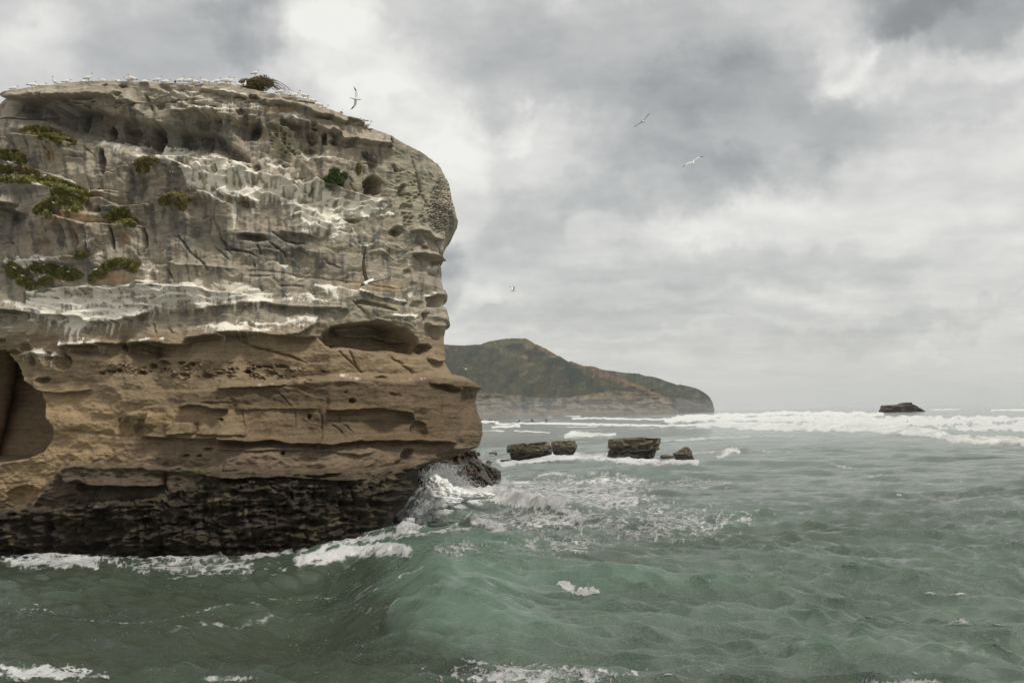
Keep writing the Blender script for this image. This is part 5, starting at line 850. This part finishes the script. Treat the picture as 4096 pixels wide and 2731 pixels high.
# wind-bent dry shrub on the summit
q = onrim(R2(290, 0)[0]); g = empty("summit_shrub", (q[0], q[1] + 1.0, q[2])); tag(g, "wind bent brown shrub on the summit, bare twigs trailing to its right", "shrub")
z1 = at(*R2(290, 320), q[1] + 1.0)[2] - q[2]
fo_ = bush("foliage", None, (1.75, 1.1, .95), 11000, .13, M_DEAD, g, 40, .5); fo_.location = (-.15, 0, z1 + .05)
for i in range(26):
    a0 = np.array([.3 + .5 * rng.rand(), .3 * rng.randn(), z1 + .55 - .9 * rng.rand()]); L = 1.2 + 1.5 * rng.rand(); t = np.linspace(0, 1, 8)[:, None]; P = a0 + t * np.array([L, .2 * rng.randn(), 0]) + np.concatenate([0 * t, .1 * np.sin(t * 5 + i), -1.25 * (t ** 2) * (.6 + .5 * rng.rand())], 1) * np.array([1, 1, 1]); tv, tf = tube(P, .028 * (1 - .7 * t[:, 0]), 5); mesh_np("branch", tv, tf, [M_TWIG], parent=g)

# ------------------------------------------------------------------ birds
M_WHITE = simple("white_feather", (.80, .79, .75), .8, .06); M_HEAD = simple("ochre_feather", (.62, .38, .13), .8, .1); M_BLK = simple("black_feather", (.028, .026, .026), .7, .2); M_BILL = simple("grey_bill", (.30, .33, .36), .5, .1); M_GREY = simple("grey_feather", (.36, .37, .38), .8, .1); M_BROWN = simple("brown_feather", (.085, .052, .035), .8, .2); M_RED = simple("red_bill", (.45, .06, .03), .5, .1)
BM = [M_WHITE, M_HEAD, M_BLK, M_BILL, M_GREY, M_BROWN, M_RED]
def loft(P, Rw, Rh, mi, k=10):
    P = np.array(P, float); a = np.linspace(0, 2 * np.pi, k, endpoint=False); T = np.gradient(P, axis=0); T /= np.linalg.norm(T, axis=1)[:, None]; side = np.array([0, 1.0, 0]); U = np.cross(T, side); U /= np.linalg.norm(U, axis=1)[:, None]
    V = P[:, None] + np.array(Rw)[:, None, None] * np.cos(a)[None, :, None] * side + np.array(Rh)[:, None, None] * np.sin(a)[None, :, None] * U[:, None]; F_ = grid_faces(len(P), k, True); M = np.repeat(mi, k); return V.reshape(-1, 3), F_, M
def fold_wing(s, mi, x0=.16, x1=-.42, z0=.24, z1=.13):
    P = [(x0, .055 * s, z0), (x0 - .1, .10 * s, z0 + .01), (x0 - .28, .105 * s, (z0 + z1) / 2 + .02), (x1 + .12, .06 * s, z1 + .01), (x1, .02 * s, z1)]; return loft(P, [.01, .035, .035, .025, .006], [.02, .085, .075, .04, .008], mi)
def merge(parts):
    V = []; Fq = []; M = []; o = 0
    for v_, f_, m_ in parts: V.append(v_); Fq.append(f_ + o); M.append(m_); o += len(v_)
    return np.concatenate(V), np.concatenate(Fq), np.concatenate(M)
def standing(neck=.24, kind='gannet', legs=.09):
    hd = 1 if kind == 'gannet' else 0; bill = 3 if kind == 'gannet' else 6; wg = 0 if kind == 'gannet' else 4; L = legs
    if kind == 'pigeon': hd = wg = 2; bill = 2
    b0 = 0 if kind != 'pigeon' else 2
    P = [(-.46, 0, L + .10), (-.36, 0, L + .12), (-.22, 0, L + .15), (-.05, 0, L + .16), (.10, 0, L + .19), (.19, 0, L + .25), (.225, 0, L + .28 + neck * .4), (.245, 0, L + .28 + neck * .75), (.265, 0, L + .30 + neck), (.30, 0, L + .305 + neck), (.345, 0, L + .295 + neck), (.44, 0, L + .275 + neck)]
    Rw = [.006, .03, .08, .115, .105, .075, .048, .042, .046, .042, .020, .004]; Rh = [.006, .022, .07, .11, .11, .08, .050, .045, .05, .045, .022, .004]
    parts = [loft(P, Rw, Rh, [2, 2, b0, b0, b0, b0, hd if neck < .12 else b0, hd, hd, bill, bill])]
    for s in (-1, 1): parts.append(fold_wing(s, [wg, wg, wg if kind == 'gull' else 0 if kind == 'gannet' else 2, 2], z0=L + .23, z1=L + .12))
    for s in (-1, 1): parts.append(loft([(.02, .04 * s, L + .08), (.02, .04 * s, .03), (.03, .04 * s, 0.0), (.10, .04 * s, -.01)], [.012, .010, .012, .03], [.012, .010, .012, .006], [2, 2, 2], 6))
    return merge(parts)
def flying(span=.9, dih=.15, sweep=.12, kind='gannet', bend=0.0, asym=None):
    hd = 1 if kind == 'gannet' else 0; bill = 3 if kind == 'gannet' else 6; wc = 0
    if kind == 'brown': hd = 5; bill = 2; wc = 5
    if kind == 'gull': wc = 4
    P = [(-.48, 0, 0), (-.36, 0, 0), (-.22, 0, -.01), (-.05, 0, -.02), (.12, 0, -.01), (.24, 0, .01), (.32, 0, .02), (.37, 0, .02), (.41, 0, .015), (.50, 0, -.005)]
    parts = [loft(P, [.006, .035, .06, .085, .085, .05, .042, .036, .018, .004], [.004, .015, .05, .08, .078, .048, .044, .038, .018, .004], [2, 0, 0, 0, 0, hd, hd, bill, bill])]
    for s in (-1, 1):
        dh = dih if asym is None else asym[0 if s < 0 else 1]; st_ = [0, .22, .48, .66, .84, 1.0]; c1 = [.20, .21, .19, .15, .10, .012]; lead = [.10, .14, .12, .04, -.06, -.20]; k = 8; a = np.linspace(0, 2 * np.pi, k, endpoint=False); V = []
        for t, ch, le in zip(st_, c1, lead):
            y = s * (.05 + span * t); z = .03 + dh * span * (t - bend * t * t * 1.2); xc = le - ch / 2 + (0 if t < .5 else -sweep * (t - .5)); V.append(np.stack([xc + ch / 2 * np.cos(a), np.full(k, y), z + .014 * (1.1 - t) * np.sin(a) * (1.2 + np.cos(a))], -1))
        V = np.array(V).reshape(-1, 3); Fq = grid_faces(6, k, True); parts.append((V, Fq, np.repeat([wc, wc, wc, 2, 2], k)))
    return merge(parts)
def bird_mesh(name, g_): v_, f_, m_ = g_; o = mesh_np(name, v_, f_, BM, mi=m_); me = o.data; bpy.data.objects.remove(o); return me
ME_TALL = bird_mesh("gannet", standing(.26)); ME_MID = bird_mesh("gannet", standing(.15, legs=.06)); ME_SIT = bird_mesh("gannet", standing(.06, legs=-.03)); ME_GULL = bird_mesh("gull", standing(.03, 'gull', .05)); ME_PIG = bird_mesh("dark_bird", standing(.06, 'pigeon', .04))
def put(name, me, loc, yaw, lab, cat, grp, sc=1.0):
    o = bpy.data.objects.new(name, me); COL.objects.link(o); o.location = loc; o.rotation_euler = (0, 0, math.radians(yaw)); o.scale = (sc,) * 3; tag(o, lab, cat, grp); return o
# summit gannets: photo x (R1 or R2 measure), posture, heading (0 = facing right), label
T_, Md, S_ = ME_TALL, ME_MID, ME_SIT
GAN = [(R1, 125, S_, 0, 0, "leftmost gannet on the summit, crouched and facing right"), (R1, 285, Md, 20, 0, "gannet with raised head, second along the summit from its left end"), (R1, 325, S_, 160, .3, "low gannet tucked close behind the second one from the left"), (R1, 372, S_, 0, .5, "flattened gannet just left of the upright one"),
 (R1, 505, T_, 250, 0, "upright gannet alone facing the sea on the left of the summit"), (R1, 620, S_, 10, 0, "long low gannet with dark wingtips raised, left of the tallest one"), (R1, 740, Md, 90, 1.2, "gannet of which only the head shows, left of the tallest"), (R1, 825, T_, 0, -.1, "tallest gannet standing on the bare knob of the summit"),
 (R1, 940, S_, 185, .5, "low gannet with dark wingtips right of the tallest"), (R1, 1060, Md, 80, 1.3, "gannet showing only its ochre head midway along the summit"), (R1, 1195, S_, 180, 0, "white gannet lying low beside the one with lifted wings"), (R1, 1235, Md, 200, 0, "gannet leaning over the white streak with its wings lifted"), (R1, 1330, S_, 0, .8, "flattened gannet between the white streak and the long-necked one"),
 (R1, 1470, Md, 0, 0, "gannet looking out right, on the middle of the flat summit"), (R1, 1545, S_, 20, .1, "crouched gannet right behind the outlooking one"), (R1, 1625, Md, 90, .8, "gannet half hidden left of the long-necked one"), (R1, 1680, T_, 0, 0, "long-necked gannet with head stretched up, right half of the flat summit"), (R1, 1755, Md, 0, 0, "gannet just right of the long-necked one"), (R1, 1795, Md, 30, .5, "gannet in the tight pair beside the long-necked one, head up"), (R1, 1825, S_, 170, .1, "low one of the tight pair beside the long-necked gannet"),
 (R1, 1905, Md, 180, .4, "gannet facing left, alone above the rim crack"), (R1, 1990, S_, 10, .1, "crouched gannet at the start of the broken rim slab"), (R1, 2025, Md, 0, 0, "gannet with head up on the broken rim slab"), (R1, 2110, Md, 10, 0, "gannet on the rim slab, second before the brown shrub"), (R1, 2150, Md, 0, -.1, "gannet with outstretched bill on the rim slab"), (R1, 2230, S_, 180, 0, "crouched gannet at the left foot of the brown shrub"), (R1, 2283, T_, 90, .0, "gannet seen head-on, ochre neck against the brown shrub"),
 (R2, 515, Md, 0, -.1, "white gannet at the tip of the shrub's bare twigs"), (R2, 548, Md, 180, .9, "gannet behind the bare twigs with ochre head up"), (R2, 625, T_, 180, .4, "gannet facing left just past the bare twigs"), (R2, 650, S_, 0, -.1, "crouched gannet on the slope edge just past the twigs"), (R2, 735, T_, 200, -.1, "slender upright gannet on the slope below the shrub"), (R2, 728, S_, 20, .9, "gannet head showing above the slender upright one"), (R2, 800, S_, 180, .3, "low gannet with dark wings after the slender upright one"), (R2, 865, S_, 200, .2, "gannet with ochre head low on the slope, dark bird behind it"), (R2, 925, S_, 10, .1, "last gannet of the dense row down the slope"), (R2, 1082, Md, 90, 1.0, "lone gannet head poking up halfway down the slope"), (R2, 1300, S_, 180, .1, "left gannet of the pair at the lower rim"), (R2, 1335, Md, 0, .1, "right gannet of the pair at the lower rim, head up")]
for i, (f, x, me, yaw, back, lab) in enumerate(GAN):
    q = onrim(f(x, 0)[0]); put("gannet", me, (q[0], q[1] + .2 + back * .8, q[2] + .02), yaw + rng.randn() * 8, lab, "gannet", "gannets resting along the summit", 1.10 + .1 * rng.rand())
q = at(*R2(282, 240), onrim(R2(290, 0)[0])[1] + 1.0); put("gannet", ME_MID, q, 0, "gannet standing on top of the brown summit shrub", "gannet", "gannets resting along the summit", 1.0)
GUL = [(R3, 105, 472, 0, "gull at the far left end of the white ledge"), (R3, 185, 450, 0, "gull beside the white mound on the left ledge"), (R3, 340, 444, 180, "gull standing right of the white mound"), (R3, 155, 540, 200, "gull on the leftmost green clump"), (R3, 430, 503, 0, "gull at the upper edge of the broad green mat"), (R3, 590, 522, 20, "gull on the top right rim of the broad green mat"), (R3, 678, 545, 100, "gull with lifted wings on the broad green mat"), (R3, 655, 574, 0, "gull just below the one with lifted wings"), (R3, 425, 608, 0, "upper gull of two on bare soil under the broad mat"), (R3, 400, 624, 180, "lower gull of two on bare soil under the broad mat"), (R3, 615, 660, 200, "gull on the soil at the bottom of the broad mat"), (R3, 232, 612, 180, "gull on the pale soil beside the smallest tuft"), (R3, 912, 552, 10, "gull on bare rock left of the smooth rounded mat"),
 (R3, 1640, 478, 190, "gull sitting on the white shelf in the middle of the face"), (R1, 60, 1192, 0, "gull nearest the frame edge above the longest mat"), (R1, 150, 1196, 180, "second gull in the row above the longest mat"), (R1, 320, 1202, 0, "third gull in the row above the longest mat"), (R1, 432, 1204, 0, "gull at the sloping end of the row above the longest mat"), (R1, 80, 1100, 180, "gull on the pale edge just under the flying gannet"), (R1, 522, 1455, 200, "gull lying on the domed bright cushion")]
for f, x, y, yaw, lab in GUL:
    q, _ = onface(*f(x, y)); put("gull", ME_GULL, (q[0], q[1] - .55, q[2] + .0), yaw, lab, "gull", "gulls resting on the cliff ledges", .62)
q, _ = onface(*R1(930, 1325)); put("dark_bird", ME_PIG, (q[0], q[1] - .3, q[2]), 90, "small black bird perched on the pale ledge right of the domed cushion", "bird", None, .6)
def fly(name, me, px, py, D, fwd, wing, lab, cat, sc=1.0, grp=None):
    """fwd and wing: directions as (right, up, away)"""
    def wd(t): v_ = t[0] * cR + t[1] * cU + t[2] * cF; return v_ / np.linalg.norm(v_)
    f_ = wd(fwd); l_ = wd(wing); l_ = l_ - f_ * (l_ @ f_); l_ /= np.linalg.norm(l_); u_ = np.cross(f_, l_)
    o = bpy.data.objects.new(name, me); COL.objects.link(o); q = at(px, py, D); o.matrix_world = Matrix([[f_[i] * sc, l_[i] * sc, u_[i] * sc, q[i]] for i in range(3)] + [[0, 0, 0, 1]]); tag(o, lab, cat, grp); return o
A_ = bird_mesh("gannet", flying(.88, .12, .15)); B_ = bird_mesh("gannet", flying(.9, .34, .1, bend=.7)); C_ = bird_mesh("gannet", flying(.85, .95, .2, bend=.25)); G_ = bird_mesh("gull", flying(.55, .15, .1, 'gull')); W_ = bird_mesh("brown_gull", flying(.72, .3, .25, 'brown', asym=(1.3, 1.0)))
fly("gannet", A_, *R2(1222, 458), 96, (1, -.12, .25), (.42, -.72, .25), "flying gannet just above the sloping right rim of the stack", "gannet")
fly("gannet", B_, 643.2, 121.6, 108, (.5, -.02, .87), (-.80, -.62, .35), "upper gannet of two gliding against the grey cloud", "gannet")
fly("gannet", B_, 693.5, 162.0, 92, (.15, .5, .8), (-.78, -.62, -.1), "lower gannet of two gliding against the grey cloud", "gannet")
fly("gannet", C_, *NN(1703, 425), 165, (1, -.06, .35), (-.3, .05, 1), "gannet with raised wings flying over the hill", "gannet")
fly("gull", G_, *NN(1213, 1242), 150, (.3, .0, 1), (-1, .08, .2), "white gull flying in front of the dark hillside", "gull", 1.15)
fly("gannet", A_, *R1(90, 1052), 98, (.25, -.15, 1), (-1, .05, .25), "gannet gliding in front of the green mats at the left edge", "gannet")
fly("brown_gull", W_, *NN(185, 335), 44, (-.5, -.35, -.8), (.85, -.45, .0), "brown winged bird with white rump flying close in front of the stack", "bird", 1.0)
for (x, y, l) in [(1085, 108, "distant bird speck left of the islet"), (1015, 158, "lower distant bird speck left of the islet")]: fly("gull", G_, *JJ(x, y), 520, (.3, 0, 1), (-1, .1, .2), l, "gull")
# swimmers out in the surf: head and shoulders above water
M_SKIN = simple("skin", (.35, .22, .16), .6, .1); M_SUIT = simple("wetsuit", (.03, .03, .035), .6, .1)
pv, pf, pm = merge([loft([(0, 0, -.9), (0, 0, -.5), (0, 0, 0), (0, 0, .18), (0, 0, .27), (0, 0, .33), (0, 0, .42), (0, 0, .52), (0, 0, .56)], [.17, .17, .2, .22, .12, .055, .085, .08, .01], [.11, .11, .12, .12, .08, .055, .1, .095, .01], [1, 1, 1, 1, 0, 0, 0, 0]),
                    loft([(0, .2, .16), (.12, .26, .0), (.3, .22, -.1)], [.05, .045, .03], [.05, .045, .03], [1, 1]), loft([(0, -.2, .16), (.12, -.26, .0), (.3, -.22, -.1)], [.05, .045, .03], [.05, .045, .03], [1, 1])])
PM = None
for i, (x, y, lab) in enumerate([(2384, 1687 - 0, "person in a dark wetsuit in the surf above the wide block rock"), (2522, 1698, "person in a dark wetsuit between the reef and the far breakers"), (3629, 1687, "person in a dark wetsuit amid the white water below the islet")]):
    px, py = x / 4, y / 4; D = H0 / -slope(px, py + .8)[1]
    if PM is None: o = mesh_np("person", pv, pf, [M_SKIN, M_SUIT], mi=pm); PM = o.data
    else: o = bpy.data.objects.new("person", PM); COL.objects.link(o)
    o.location = (slope(px, py)[0] * D, D, 1.0); o.scale = (1.3,) * 3; tag(o, lab, "person", "people in the surf")
# ------------------------------------------------------------------ haze
HAZE = 2.4e-5
if HAZE:
    x0, x1, y0, y1, z0, z1 = -60000, 60000, -30, 34000, -9, 470; V = [(x, y, z) for z in (z0, z1) for y in (y0, y1) for x in (x0, x1)]
    Fq = [(0, 2, 3, 1), (4, 5, 7, 6), (0, 1, 5, 4), (2, 6, 7, 3), (0, 4, 6, 2), (1, 3, 7, 5)]; m = bpy.data.materials.new("haze"); m.use_nodes = True; m.node_tree.nodes.clear(); bb = NB(m.node_tree)
    pv_ = bb.n("ShaderNodeVolumePrincipled"); pv_.inputs['Color'].default_value = (.93, .95, .97, 1); pv_.inputs['Density'].default_value = HAZE; pv_.inputs['Anisotropy'].default_value = .3; bb.link(pv_.outputs[0], bb.n("ShaderNodeOutputMaterial").inputs['Volume'])
    hz = mesh_np("haze", V, Fq, [m], smoothf=False); tag(hz, kind="stuff")

if HAZE:
    m = bpy.data.materials.new("mist"); m.use_nodes = True; m.node_tree.nodes.clear(); bb = NB(m.node_tree)
    pv_ = bb.n("ShaderNodeVolumePrincipled"); pv_.inputs['Color'].default_value = (.95, .96, .97, 1); pv_.inputs['Density'].default_value = 2.6e-4; bb.link(pv_.outputs[0], bb.n("ShaderNodeOutputMaterial").inputs['Volume'])
    th = np.linspace(0, 2 * np.pi, 48, endpoint=False)[None, :]; ph = np.linspace(.02, np.pi - .02, 20)[:, None]
    V = np.stack([-150 + 1150 * np.cos(th) * np.sin(ph), 4300 + 480 * np.sin(th) * np.sin(ph), -2 + 72 * np.cos(ph) + 0 * th], -1)
    o = mesh_np("mist", V.reshape(-1, 3), grid_faces(20, 48, True)[:, ::-1], [m]); tag(o, kind="stuff")
